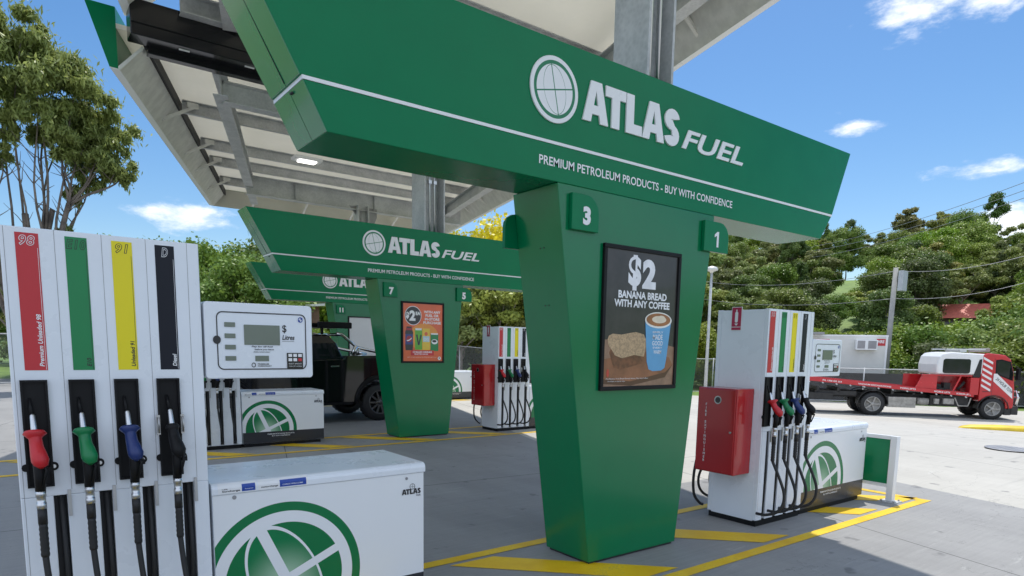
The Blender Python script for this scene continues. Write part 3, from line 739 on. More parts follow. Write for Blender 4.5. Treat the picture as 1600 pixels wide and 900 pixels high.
# ================================================================== FUEL PUMPS
LANES = [('98', 'Premium Unleaded 98', m_red, m_whitep, m_nred), ('E10', 'E10', m_sgreen, m_ink, m_ngreen), ('91', 'Unleaded 91', m_yel, m_ink, m_nblue), ('D', 'Diesel', m_navy, m_whitep, m_black)]
PW, PD, PH = .78, .545, 2.03
CX0, CX1, CH = .80, 2.115, .875
def pump(tall, label, loc, group, xl=0.0):
    root = thing('fuel_pump', label, 'fuel pump', loc, 0, group)
    S = (lambda x, y, z: (x, y, z+max(0, z-1)*.115)) if tall else (lambda x, y, z: (x, y, z))
    def bd(b, nm, mt, parent=root, **k): return b.map(S).build(nm, mt, parent, **k)
    x0 = -.035 if tall else xl
    # tower: column panels leaving recessed slots between the lower lanes
    b = MB()
    b.box((x0, .045, .05), (PW, PD-.045, PH-.004))
    b.box((x0, 0, .905), (PW, .0445, PH)); b.box((x0, PD-.0445, .905), (PW, PD, PH))
    slots = [(.092+.187*i, .146+.187*i) for i in range(4)]
    for ya, yb in ((0, .0445), (PD-.0445, PD)):
        edges = [x0-.0]+[e for s in slots for e in s]+[PW]
        for i in range(0, len(edges), 2):
            if edges[i+1]-edges[i] > .005: b.box((edges[i], ya, .06), (edges[i+1], yb, .9045))
    bd(b, 'tower', m_white, bevel=.004)
    b = MB(); b.box((x0+.01, .012, 0), (PW-.01, PD-.012, .0495)); b.box((CX0+.01, .03, 0), (CX1-.06, .66, .045)); bd(b, 'plinth', m_black)
    for a, c in slots:
        for ya, yb in ((.038, .0444), (PD-.0444, PD-.038)):
            b = MB(); b.box((a+.001, ya, .07), (c-.001, yb, .90)); bd(b, 'hose_slot', m_gap)
    for a, c in slots:
        b = MB(); b.box((c+.002, -.010, .80), (c+.016, -.0005, .93)); bd(b, 'hose_clip', m_steel)
    # seams between the lane panels
    for x in ([x0+.014]+[.165+.186*i for i in range(4)]):
        b = MB(); b.box((x, -.0006, .93 if x > .1 else .1), (x+.0022, -.0001, PH-.002)); bd(b, 'panel_seam', m_greymetal)
    for i, (code, name, ms, mtx, mn) in enumerate(LANES):
        u = .186*i
        for face in (0, 1):
            def fm(x, y, z): return (x, y, z) if not face else (PW-x, PD-y, z)
            # coloured grade strip
            b = MB(); b.rect(.020+u, .107+u, 1.452, 2.008, -.0015)
            b.rect(.1005+u, .1020+u, 1.455, 1.95, -.0025, 1)
            wc = {'98': .060, 'E10': .080, '91': .056, 'D': .030}[code]
            b.otext(code, .0635+u-wc/2, .0635+u+wc/2, 1.957, 1.999, -.0025, 1, 0, .048, .2)
            hh = {'98': .215, 'E10': .036, '91': .112, 'D': .056}[code]
            b.text(name, .077+u, .096+u, 1.468, 1.468+hh, -.0025, 1, .022, .2, rot=1)
            b.map(fm); b.keepn = not face; bd(b, 'grade_strip', [ms, mtx])
            # nozzle boot (recessed black holster)
            b = MB(); a0, a1, c0, c1 = -.004+u, .100+u, .955, 1.412; tt = .009
            b.box((a0, -.020, c1-tt), (a1, -.0005, c1)); b.box((a0, -.020, c0), (a1, -.0005, c0+tt)); b.box((a0, -.020, c0+tt), (a0+tt, -.0005, c1-tt)); b.box((a1-tt, -.020, c0+tt), (a1, -.0005, c1-tt))
            b.box((a0+tt, -.004, c0+tt), (a1-tt, -.0006, c1-tt))
            b.cyl((a0-.002, -.010, 1.045), (a0-.002, -.001, 1.045), .016, 12); b.cyl((a1+.003, -.012, 1.045), (a1+.003, -.001, 1.045), .018, 12)
            b.map(fm); bt = bd(b, 'nozzle_boot', m_black)
            if code == 'D':
                b = MB()
                for xq in (a0-.004, a1+.004):
                    b = MB(); b.tube([(xq, -.022, 1.235), (xq, -.045, 1.235), (xq, -.045, 1.165), (xq, -.022, 1.165)], .0042, 6); b.box((xq-.008, -.030, 1.155), (xq+.008, -.020, 1.245))
                    b.map(fm); bd(b, 'lock_bracket', m_steel, bt)
            b = MB(); b.cyl((a1+.003, -.0145, 1.045), (a1+.003, -.012, 1.045), .008, 10); b.map(fm); bd(b, 'lock', m_alu, bt)
            # nozzle
            cx = .036+u+ (.004*i)
            b = MB()
            b.tube([(cx+.004, -.085, 1.145), (cx+.006, -.108, 1.10), (cx+.008, -.114, 1.03), (cx+.006, -.104, .955)], [.018, .023, .0235, .021], 12)
            b.tube([(cx+.012, -.112, 1.10), (cx+.034, -.150, 1.05), (cx+.018, -.128, .975)], .006, 8)
            b.obox((cx+.045, -.06, 1.05), (cx+.045, -.135, 1.05), .012, .02)
            b.map(fm); nz = bd(b, 'nozzle', m_black)
            b = MB(); b.tube([(cx-.003, -.036, 1.268), (cx-.002, -.038, 1.266), (cx, -.060, 1.200), (cx+.002, -.072, 1.16)], [.010, .0115, .0135, .014], 12); b.map(fm); bd(b, 'spout', m_alu, nz)
            b = MB(); b.tube([(cx-.008, -.010, 1.335), (cx-.004, -.034, 1.268)], [.006, .0095], 10); b.map(fm); bd(b, 'spout_tip', m_black, nz)
            b = MB()
            fl = .047 if code != 'D' else .034
            b.tube([(cx+.001, -.064, 1.206), (cx+.001, -.064, 1.204), (cx+.001, -.068, 1.193), (cx+.001, -.072, 1.178), (cx+.002, -.076, 1.172), (cx+.004, -.092, 1.14), (cx+.009, -.118, 1.112), (cx+.013, -.134, 1.09), (cx+.014, -.138, 1.072), (cx+.013, -.132, 1.062)],
                   [.020, fl-.008, fl, .028, .025, .027, .032, .0345, .028, .012], 18)
            b.map(fm); bd(b, 'nozzle_cover', mn, nz)
            b = MB(); b.tube([(cx+.006, -.104, .954), (cx+.006, -.104, .93), (cx+.006, -.104, .929), (cx+.006, -.104, .90), (cx+.006, -.104, .899), (cx+.006, -.104, .872)], [.021, .021, .018, .018, .020, .020], 14); b.map(fm); bd(b, 'swivel', m_alu, nz)
            # hose: ribbed sleeve then loop back into the slot
            hs = slots[i][1]-.022
            b = MB()
            sl_, rr_ = [], []
            zz = .872
            for q_ in range(7): 
                sl_ += [(cx+.006, -.104, zz), (cx+.006, -.104, zz-.012)]; rr_ += [.0185, .0165]; zz -= .024
            b.tube([(cx+.006, -.104, .873), (cx+.006, -.104, .80)], .019, 12); b.tube([(p[0], p[1], p[2]-.073) for p in sl_], rr_, 12)
            if tall: pts = [(cx+.006, -.104, .66), (cx+.006, -.106, .64), (cx+.014, -.125, .50), (cx+.030, -.15, .33), (cx+.05, -.14, .20), (cx+.06, -.09, .13), (cx+.07, -.01, .11), (cx+.07, .02, .11)]
            else:
                pts = [(cx+.006, -.104, .66), (cx+.008, -.110, .63), (cx+.03, -.165, .50), (cx+.045, -.215, .36), (cx+.04, -.215, .25), (cx+.015, -.175, .175), (cx-.02, -.10, .14), (cx-.035, -.04, .135), (cx-.035, .0, .135)]
            # smooth the path
            P = [Vector(p) for p in pts]; path = []
            for a in range(len(P)-1):
                p0, p1, p2, p3 = P[max(a-1, 0)], P[a], P[a+1], P[min(a+2, len(P)-1)]
                for s_ in range(4):
                    t = s_/4; path.append(.5*((2*p1)+(-p0+p2)*t+(2*p0-5*p1+4*p2-p3)*t*t+(-p0+3*p1-3*p2+p3)*t**3))
            path.append(P[-1]); b.tube(path, .0135, 10)
            b.map(fm); bd(b, 'hose', m_rubber)
            # return hose inside the slot
            b = MB(); b.tube([((slots[i][0]+slots[i][1])/2+.004, .020, .90), ((slots[i][0]+slots[i][1])/2+.010, .012, .5), ((slots[i][0]+slots[i][1])/2-.004, .014, .10)], .012, 10); b.map(fm); bd(b, 'hose', m_rubber)
    # display head
    for face in (0, 1):
        def fm(x, y, z): return (x, y, z) if not face else (x, PD-y, z)
        if face: continue
        hx0, hx1, hz0, hz1 = .793, 1.372, 1.405, 1.772
        b = MB(); pts = b.rrect(hx0, hx1, hz0, hz1, .018, 4); b.prism(pts, .002, .135); hd = bd(b, 'display_head', m_white, bevel=.006)
        b = MB(); zs_ = 1.0
        def RR(r0, x0_, x1_, z0_, z1_, y0, wd_=.004, mi=0):
            o_ = b.rrect(x0_, x1_, z0_, z1_, r0); i_ = b.rrect(x0_+wd_, x1_-wd_, z0_+wd_, z1_-wd_, r0-wd_*.7)
            n = len(o_); b.add([(p[0], y0, p[1]) for p in o_]+[(p[0], y0, p[1]) for p in i_], [(k, (k+1) % n, n+(k+1) % n, n+k) for k in range(n)], mi)
        RR(.03, .852, 1.335, 1.448, 1.728, -.0035+.003, .0055)
        b.disc(.852, 1.592, .020, -.006+.003, 0, 16)
        b.text('$', 1.198, 1.224, 1.630, 1.672, -.001, 0, .01, keep=1); b.text('Litres', 1.198, 1.268, 1.597, 1.622, -.001, 0, .02, .25)
        b.rect(1.198, 1.265, 1.589, 1.5905, -.001)
        b.text('Pay for all fuel', 1.03, 1.145, 1.556, 1.566, -.001, 0, .02, .2); b.text('before you leave', 1.045, 1.15, 1.542, 1.552, -.001, 0, .02, .2)
        b.text('PRESS ONCE ONLY', 1.04, 1.13, 1.532, 1.538, -.001, 0, .01)
        b.text('PREMIUM', 1.06, 1.12, 1.472, 1.479, -.001, 0, .02); b.text('FORECOURT', 1.06, 1.135, 1.462, 1.469, -.001, 0, .02)
        b.ring(1.038, 1.471, .008, .012, -.001, 0, 12)
        b.ring(1.303, 1.700, .010, .014, -.001, 1, 10); b.disc(1.296, 1.694, .006, -.0012, 1, 8); b.disc(1.310, 1.706, .006, -.0012, 1, 8)
        b.keepn = True; bd(b, 'display_print', [m_ink, m_blue], hd)
        b = MB(); b.box((.992, -.003, 1.570), (1.185, .0015, 1.668)); bd(b, 'screen', m_lcd, hd, bevel=.002)
        b = MB(); b.box((1.048, -.002, 1.490), (1.121, .0015, 1.517)); bd(b, 'screen', m_lcd, hd)
        for z in (1.666, 1.612, 1.558, 1.504):
            b = MB(); b.box((.892, -.004, z-.011), (.947, .0015, z+.011)); bd(b, 'price_window', m_lcd, hd, bevel=.002)
        b = MB(); b.box((1.222, -.004, 1.452), (1.312, .0015, 1.532), 0)
        for r_ in range(2):
            for c_ in range(3): b.box((1.229+c_*.028, -.0065, 1.512-r_*.022), (1.249+c_*.028, -.0041, 1.527-r_*.022), 2 if (r_ == 1 and c_ == 2) else 1)
        b.text('SELECT AMOUNT', 1.23, 1.305, 1.474, 1.480, -.0045, 1); b.text('THEN LIFT NOZZLE', 1.23, 1.305, 1.462, 1.467, -.0045, 1)
        bd(b, 'keypad', [m_blackg, m_whitep, m_red], hd)
        b = MB(); b.box((PW+.001, .14, 1.45), (hx1-.1, PD-.14, 1.72)); bd(b, 'head_body', m_white, hd) if False else None
    # rear display head, mirrored in depth
    b = MB(); b.prism(b.rrect(.793, 1.372, 1.405, 1.772, .018, 4), PD-.135, PD-.002); bd(b, 'display_head', m_white, bevel=.006)
    # pump cabinet
    b = MB(); c0 = .797; cy0, cy1 = .012, .665
    b.box((c0, cy0+.004, .05), (CX1, cy1, CH-.063)); cb = b.build('cabinet', m_white, root, bevel=.004)
    b = MB()   # lid with rounded front/back edges
    pr_ = [(cy0-.006, CH-.062), (cy0-.006, CH-.030), (cy0+.000, CH-.014), (cy0+.012, CH-.004), (cy0+.028, CH), (cy1-.028, CH), (cy1-.012, CH-.004), (cy1-.0, CH-.014), (cy1+.006, CH-.030), (cy1+.006, CH-.062)]
    b.prism(pr_, c0-.002, CX1+.008, 'x'); b.build('lid', m_white, cb, bevel=.003)
    b = MB(); b.rect(0, CX1-c0-.006, 0, CH-.118, 0); b.keepn = True
    b.build('emblem_panel', m_emblem_near if tall else m_emblem, cb, loc=(c0+.003, cy0+.002, .052))
    bz_ = .105 if tall else 0
    b = MB()
    b.atlas(CX1-.165, CX1-.025, .672, .708, cy0-.0015, 0); b.ring(CX1-.088, .722, .017, .020, cy0-.0013, 0, 18); b.rect(CX1-.0890, CX1-.0872, .704, .74, cy0-.0012); b.rect(CX1-.105, CX1-.071, .7212, .7228, cy0-.0012)
    b.text('FUEL', CX1-.06, CX1-.025, .655, .665, cy0-.0015, 0, .02, .2)
    b.text('PREMIUM PETROLEUM PRODUCTS', c0+.38, c0+.81, .180-bz_, .198-bz_, cy0-.0015, 1, .012); b.text('BUY WITH CONFIDENCE', c0+.45, c0+.74, .149-bz_, .167-bz_, cy0-.0015, 1, .012)
    b.disc(c0+.115, .790, .012, cy0-.001, 2, 14); b.disc(CX1-.13, .780, .010, cy0-.001, 2, 14)
    b.keepn = True; b.build('cabinet_print', [m_ink, m_whitep, m_greymetal], cb)
    b = MB(); y_ = cy0-.0075
    for (x0_, x1_) in ((c0+.03, c0+.235), (c0+.245, c0+.53)):
        b.rect(x0_, x1_, CH-.058, CH-.029, y_, 0)
        b.add([(x0_, cy0-.0075, CH-.0289), (x1_, cy0-.0075, CH-.0289), (x1_, cy0-.001, CH-.013), (x0_, cy0-.001, CH-.013)], [(0, 1, 2, 3)], 0)
        b.add([(x0_, cy0-.001, CH-.0129), (x1_, cy0-.001, CH-.0129), (x1_, cy0+.012, CH-.0025), (x0_, cy0+.012, CH-.0025)], [(0, 1, 2, 3)], 0)
    for (x0_, x1_) in ((c0+.155, c0+.228), (c0+.365, c0+.52)):
        b.rect(x0_, x1_, CH-.053, CH-.0288, y_-.001, 1)
        b.add([(x0_, cy0-.0085, CH-.0287), (x1_, cy0-.0085, CH-.0287), (x1_, cy0-.002, CH-.0125), (x0_, cy0-.002, CH-.0125)], [(0, 1, 2, 3)], 1)
    b.text('1.0%', c0+.05, c0+.08, CH-.036, CH-.029, y_-.001, 2, .02); b.text('Surcharge', c0+.05, c0+.145, CH-.052, CH-.039, y_-.001, 2, .03)
    b.text('motorcharge', c0+.26, c0+.355, CH-.050, CH-.036, y_-.001, 2, .02)
    b.text('CARDS WELCOME', c0+.38, c0+.50, CH-.044, CH-.036, y_-.0015, 0, .01); b.text('Accepted', c0+.17, c0+.215, CH-.044, CH-.037, y_-.0015, 0, .01)
    b.keepn = True; b.build('payment_sticker', [m_whitep, m_blue, m_ink], cb)
    return root
GR = 'fuel pumps on the islands'
pL = pump(True, 'large white fuel pump in the left foreground with four coloured grade strips', (-2.211, .276, 0), GR)
c = copy_tree(pL); c.location = (-2.211+SX, .276+SY, 0); c['label'] = 'white fuel pump standing behind the foreground pump, seen below its display'
c = copy_tree(pL); c.location = (-2.211+2*SX, .276+2*SY, 0); c['label'] = 'farthest left fuel pump on the third island, mostly hidden by the black pickup'
pR = pump(False, 'white fuel pump to the right of the nearest gantry, under bay 1', (3.236, -.097, 0), GR)
c = copy_tree(pR); c.location = (3.236+SX, -.097+SY, 0); c['label'] = 'white fuel pump to the right of the middle gantry, under bay 5'
c = copy_tree(pR); c.location = (3.236+2*SX, -.097+2*SY, 0); c['label'] = 'distant fuel pump whose white cabinet stands in sunlight beside the middle gantry'

far_meshes = {ch.name.split('.')[0]: ch.data for q in pR.children if q.name.startswith('cabinet') for ch in q.children}
for o in [q for q in bpy.data.objects if q.name.split('.')[0] == 'fuel_pump' and q.location.y > 5]:
    for q in o.children:
        for ch in q.children:
            nm = ch.name.split('.')[0]
            if nm in ('emblem_panel', 'cabinet_print'): ch.data = far_meshes[nm]
# extinguisher cabinets and their signs on the left flank of the right-hand pumps
def ext_cabinet(loc, label):
    r = thing('extinguisher_cabinet', label, 'fire extinguisher cabinet', loc, 0, 'red extinguisher cabinets on the pumps')
    b = MB(); b.box((-.262, .0, 0), (-.002, .43, .80)); b.build('cabinet_body', m_redbox, r, bevel=.008)
    b = MB(); b.box((-.272, .012, .012), (-.2625, .418, .788)); dr = b.build('door', m_redbox, r, bevel=.004)
    b = MB(); b.cyl((-.274, .20, .69), (-.2725, .20, .69), .038, 24); b.cyl((-.276, .20, .69), (-.274, .20, .69), .028, 24, 1); b.build('inspection_window', [m_steel, m_dkglass], dr)
    b = MB(); b.cyl((-.285, .045, .40), (-.272, .045, .40), .010, 12); b.build('latch', m_steel, dr)
    b = MB(); b.text('FIRE EXTINGUISHER', 0, 1, 0, 1, 0, 0, .02)
    # stacked letters reading down
    b = MB(); s_ = 'FIREEXTINGUISHER'
    for i, ch in enumerate('FIRE EXTINGUISHER'):
        if ch == ' ': continue
        zt = .655-i*.0335; b.text(ch, .0, .022, zt-.024, zt, 0, 0, .02, keep=1)
    b.map(lambda x, y, z: (-.2725, .335-x, z)); b.build('cabinet_lettering', m_whitep, dr)
    return r
def ext_sign(loc, label):
    r = thing('fire_sign', label, 'sign', loc, 0, 'red extinguisher signs on the pumps')
    b = MB(); b.box((-.006, -.055, 0), (-.001, .055, .22)); b.build('sign_plate', m_whitep, r)
    b = MB(); b.box((-.0075, -.050, .005), (-.0061, .050, .030)); b.box((-.0075, -.050, .036), (-.0061, .050, .215)); b.build('red_print', mat('sign_red', (.42, .0, .05), .4), r)
    b = MB(); b.prism([(y_+0, z_) for y_, z_ in b.rrect(-.016, .016, .075, .175, .012, 4)], -.0085, -.0077, 'x'); b.box((-.0085, -.006, .175), (-.0077, .006, .195)); b.prism([(-.02, .066), (.02, .066), (0, .045)], -.0085, -.0077, 'x')
    b.build('extinguisher_symbol', m_whitep, r)
    return r
e = ext_cabinet((3.235, -.0, .50), 'red fire extinguisher cabinet on the side of the pump under bay 1')
c = copy_tree(e); c.location = (3.235+SX, SY, .50); c['label'] = 'red fire extinguisher cabinet on the pump beside the middle gantry'
c = copy_tree(e); c.location = (3.235+2*SX, 2*SY, .50); c['label'] = 'red fire extinguisher cabinet on the farthest right pump'
e = ext_sign((3.235, .235, 1.835), 'small red extinguisher sign on top corner of the pump under bay 1')
c = copy_tree(e); c.location = (3.235+SX, .235+SY, 1.835); c['label'] = 'small red extinguisher sign on the pump beside the middle gantry'
c = copy_tree(e); c.location = (3.235+2*SX, .235+2*SY, 1.835); c['label'] = 'small red extinguisher sign on the farthest right pump'
# loose black hose looping out behind the bay 1 pump
def side_hose(ox, oy, lab):
    b = MB(); pts = [(3.19, .50, .80), (3.13, .52, .60), (3.10, .53, .40), (3.12, .53, .22), (3.20, .52, .12), (3.236, .50, .10)]
    P = [Vector(p) for p in pts]; path = []
    for a in range(len(P)-1):
        p0, p1, p2, p3 = P[max(a-1, 0)], P[a], P[a+1], P[min(a+2, len(P)-1)]
        for s_ in range(5):
            t = s_/5; path.append(.5*((2*p1)+(-p0+p2)*t+(2*p0-5*p1+4*p2-p3)*t*t+(-p0+3*p1-3*p2+p3)*t**3))
    path.append(P[-1]); b.tube(path, .014, 10); b.map(lambda x, y, z: (x-3.236, y-.5, z))
    o = b.build('air_hose', m_rubber, None, loc=(3.236+ox, .5+oy, 0)); tag(o, lab, 'hose', 'black hoses beside the pumps')
side_hose(0, 0, 'black hose looping low behind the red cabinet of the bay 1 pump')
side_hose(SX, SY, 'black hose looping low behind the red cabinet beside the middle gantry')

# island end signs
def barrier(loc, lab):
    r = thing('barrier_sign', lab, 'barrier sign', loc, 0, 'green barrier signs at the island ends')
    for y in (-.34, .62):
        b = MB(); b.box((-.04, y-.035, .012), (.04, y+.035, .74)); b.build('post', m_whitep, r, bevel=.004)
        b = MB(); b.box((-.09, y-.09, 0), (.09, y+.09, .012)); b.build('base_plate', m_galv, r)
        b = MB()
        for sx in (-.065, .065):
            for sy in (-.065, .065): b.cyl((sx, y+sy, .012), (sx, y+sy, .03), .010, 8)
        b.build('anchor_bolt', m_steel, r)
    b = MB(); b.box((-.03, -.304, .70), (.03, .584, .74)); b.box((-.03, -.304, .165), (.03, .584, .20)); b.build('rail', m_whitep, r)
    b = MB(); b.box((-.012, -.304, .2005), (.012, .584, .6995)); b.build('panel', mat('sign_green', (.0, .20, .075), .35), r)
barrier((5.47, 0, 0), 'low green barrier sign in white frame at the end of the nearest island')
barrier((5.47+SX, SY, 0), 'low green barrier sign at the end of the second island')
barrier((5.47+2*SX, 2*SY, 0), 'low green barrier sign at the end of the third island')

# manhole cover
b = MB(); b.lathe([(.40, .002), (.40, .010), (.36, .011), (.355, .006), (.33, .006)], (0, 0, 0), 'z', 40)
for k in range(-3, 4): b.box((-.28, k*.08-.012, .0062), (.28, k*.08+.012, .0095))
tag(b.build('manhole_cover', m_greymetal, None, loc=(11.75, .30, 0)), 'round metal manhole cover set in the pale concrete', 'manhole cover')

# ================================================================== WHEELS
def wheel(parent, c, r, w_, rimc, spokes=8, side=-1, axis='y'):
    """wheel in a vehicle whose length is x; side -1 faces -y"""
    b = MB(); rr = r*.64
    b.lathe([(rr, -w_/2), (r*.93, -w_/2), (r*.985, -w_*.38), (r, -w_*.2), (r, w_*.2), (r*.985, w_*.38), (r*.93, w_/2), (rr, w_/2)], (0, 0, 0), 'y', 32, caps=False)
    for k in range(28):   # tread blocks
        a = 2*pi*k/28; ca, sa = cos(a), sin(a)
        b.obox((ca*r*1.0, -w_*.36, sa*r*1.0), (ca*r*1.0, -w_*.06, sa*r*1.0), r*.10, r*.03, 0, (ca, 0, sa)); b.obox((ca*r, w_*.06, sa*r), (ca*r, w_*.36, sa*r), r*.10, r*.03, 0, (ca, 0, sa))
    t = b.build('wheel', m_rubber, parent, loc=c)
    b = MB(); y = side*w_/2
    b.lathe([(rr*1.01, y*.90), (rr*1.01, y*1.0), (rr*.93, y*1.02), (rr*.90, y*.6), (rr*.2, y*.45), (0.001, y*.45)], (0, 0, 0), 'y', 32, caps=False)
    for k in range(spokes):
        a = 2*pi*k/spokes; b.obox((cos(a)*rr*.18, y*.86, sin(a)*rr*.18), (cos(a)*rr*.93, y*.9, sin(a)*rr*.93), rr*.16, w_*.10, 0, (0, 1, 0))
    b.lathe([(rr*.24, y*.5), (rr*.24, y*.95), (rr*.16, y*1.02), (.001, y*1.02)], (0, 0, 0), 'y', 16)
    b.build('rim', rimc, t)
    return t

# ================================================================== BLACK PICKUP (heading -x)
m_carblk = mat('black_car_paint', (.003, .003, .004), .35, var=.1, coat=.9, spec=.1)
def pickup():
    # local: x forward is -X world: we build directly with nose at -x
    r = thing('pickup_truck', 'black four door pickup with chrome sports bar parked behind the middle pump', 'pickup truck', (1.9, 10.55, 0))
    hw = .94
    def LB(b, nm, mt, par=r, **k): return b.build(nm, mt, par, **k)
    rx, fx = 2.15, -1.02      # wheel centres (local)
    def arch(cx, R_, n=10, z0=.52): return [(cx+R_*cos(a), .40+R_*sin(a)) for a in [pi*k/n for k in range(n, -1, -1)]]
    # lower body side profile (x,z)
    prof = [(-2.0, .55), (-2.02, .95), (-1.85, 1.10), (-.75, 1.22), (-.70, 1.25), (1.38, 1.33), (1.40, 1.40), (3.05, 1.42), (3.12, .80), (3.05, .60)]
    bot = []
    for cx in (rx, fx):
        A = [(cx+.50*cos(pi*k/10), max(.42, .40+.50*sin(pi*k/10))) for k in range(0, 11)]
        bot += A
    poly = prof+[(2.66, .50)]+[p for p in bot[:11]]+[(1.4, .42), (-.4, .42)]+[p for p in bot[11:]]+[(-1.6, .50)]
    # split: front clip+doors and tray
    b = MB(); b.prism(poly, -hw, hw); LB(b, 'body', m_carblk, bevel=.03, seg=3)
    # greenhouse
    lo = [(-.72, 1.24), (1.36, 1.32), (1.36, 1.32), (-.72, 1.24)]
    b = MB(); ti = .17
    def H(x, z, y): return (x, y, z)
    secs = [[H(-.74, 1.22, -.90), H(1.38, 1.30, -.90), H(1.38, 1.30, .90), H(-.74, 1.22, .90)],
            [H(-.30, 1.62, -.78), H(1.26, 1.66, -.78), H(1.26, 1.66, .78), H(-.30, 1.62, .78)],
            [H(.05, 1.80, -.68), H(1.12, 1.83, -.68), H(1.12, 1.83, .68), H(.05, 1.80, .68)]]
    b.rings(secs, 0, False); LB(b, 'cab', m_carblk, bevel=.03, seg=3)
    for sy in (-1, 1):
        for (xa, xb) in ((-.40, .42), (.50, 1.20)):
            b = MB()
            def ins(x, z): 
                f = (z-1.25)/.38; return (x, sy*(.905-.12*f), z)
            pts = [ins(xa, 1.31), ins(xb, 1.35), ins(xb-.04, 1.66), ins(xa+.30 if xa < 0 else xa+.02, 1.64)]
            b.add(pts+[(p[0], p[1]+sy*.008, p[2]) for p in pts], [(0,1,2,3), (7,6,5,4), (0,1,5,4), (1,2,6,5), (2,3,7,6), (3,0,4,7)]); LB(b, 'window', m_dkglass)
        for x in (.30, 1.14):
            b = MB(); b.obox((x-.08, sy*(hw+.014), 1.18), (x+.10, sy*(hw+.014), 1.185), .02, .025); LB(b, 'door_handle', m_chrome, bevel=.005)
        b = MB()
        for x in (-.62, .46, 1.36): b.box((x, sy*hw-.003, .52), (x+.008, sy*hw+.003, 1.26))
        b.box((.0, sy*(hw+.02)-.05, .38), (1.5, sy*(hw+.02)+.05, .43)); LB(b, 'side_step', m_black)
        for cx in (rx, fx):     # wheel arch flares
            b = MB(); n = 12
            secs = [[(cx+q*cos(pi*k/n), sy*(hw+dy), .40+q*sin(pi*k/n)) for q, dy in ((.49, -.02), (.50, .055), (.57, .045), (.60, -.01))] for k in range(n+1)]
            b.rings(secs, 0, True); LB(b, 'arch_flare', m_black)
            wheel(r, (cx, sy*(hw-.10), .40), .40, .27, m_alu if False else mat('dark_alloy', (.10, .10, .10), .3, .9), 10, sy)
    # sports bar
    b = MB()
    for sy in (-1, 1):
        y = sy*.74
        b.tube([(1.30, y*.93, 1.86), (1.42, y*.93, 1.84), (1.60, y, 1.68), (1.72, y, 1.58), (2.0, y, 1.52), (2.45, y, 1.44), (2.62, y, 1.41)], .033, 12)
        b.tube([(1.72, y, 1.60), (1.62, y, 1.42)], .05, 12); b.tube([(1.80, y, 1.57), (1.72, y, 1.42)], .03, 12)
    b.tube([(1.42, -.69, 1.84), (1.42, .69, 1.84)], .033, 12); LB(b, 'sports_bar', m_chrome)
    # roof platform
    b = MB(); b.box((-.30, -.62, 1.985), (1.62, .62, 2.07)); 
    for x in (0, .5, 1.0): b.box((x, -.60, 1.84), (x+.06, -.54, 1.985)); b.box((x, .54, 1.84), (x+.06, .60, 1.985))
    LB(b, 'roof_rack', m_black, bevel=.02)
    b = MB(); b.box((.9, -.72, 1.97), (1.64, -.64, 2.10)); LB(b, 'rack_awning', m_black, bevel=.02)
    b = MB(); b.box((3.10, -.85, .52), (3.22, .85, .68)); LB(b, 'rear_bumper', m_black, bevel=.02)
    for sy in (-1, 1):
        b = MB(); b.box((3.06, sy*.86-.06, .98), (3.135, sy*.86+.06, 1.30)); LB(b, 'tail_light', m_redbox, bevel=.01)
        b = MB(); b.box((-.62, sy*1.08-.10, 1.25), (-.50, sy*1.08+.10, 1.42)); LB(b, 'mirror', m_black, bevel=.03)
        b = MB(); b.box((-2.03, sy*.72-.18, .88), (-1.93, sy*.72+.18, 1.04)); LB(b, 'headlight', m_whitep, bevel=.02)
    b = MB(); b.box((-2.10, -.8, .62), (-2.0, .8, .80)); LB(b, 'front_bumper', m_black, bevel=.02)
pickup()

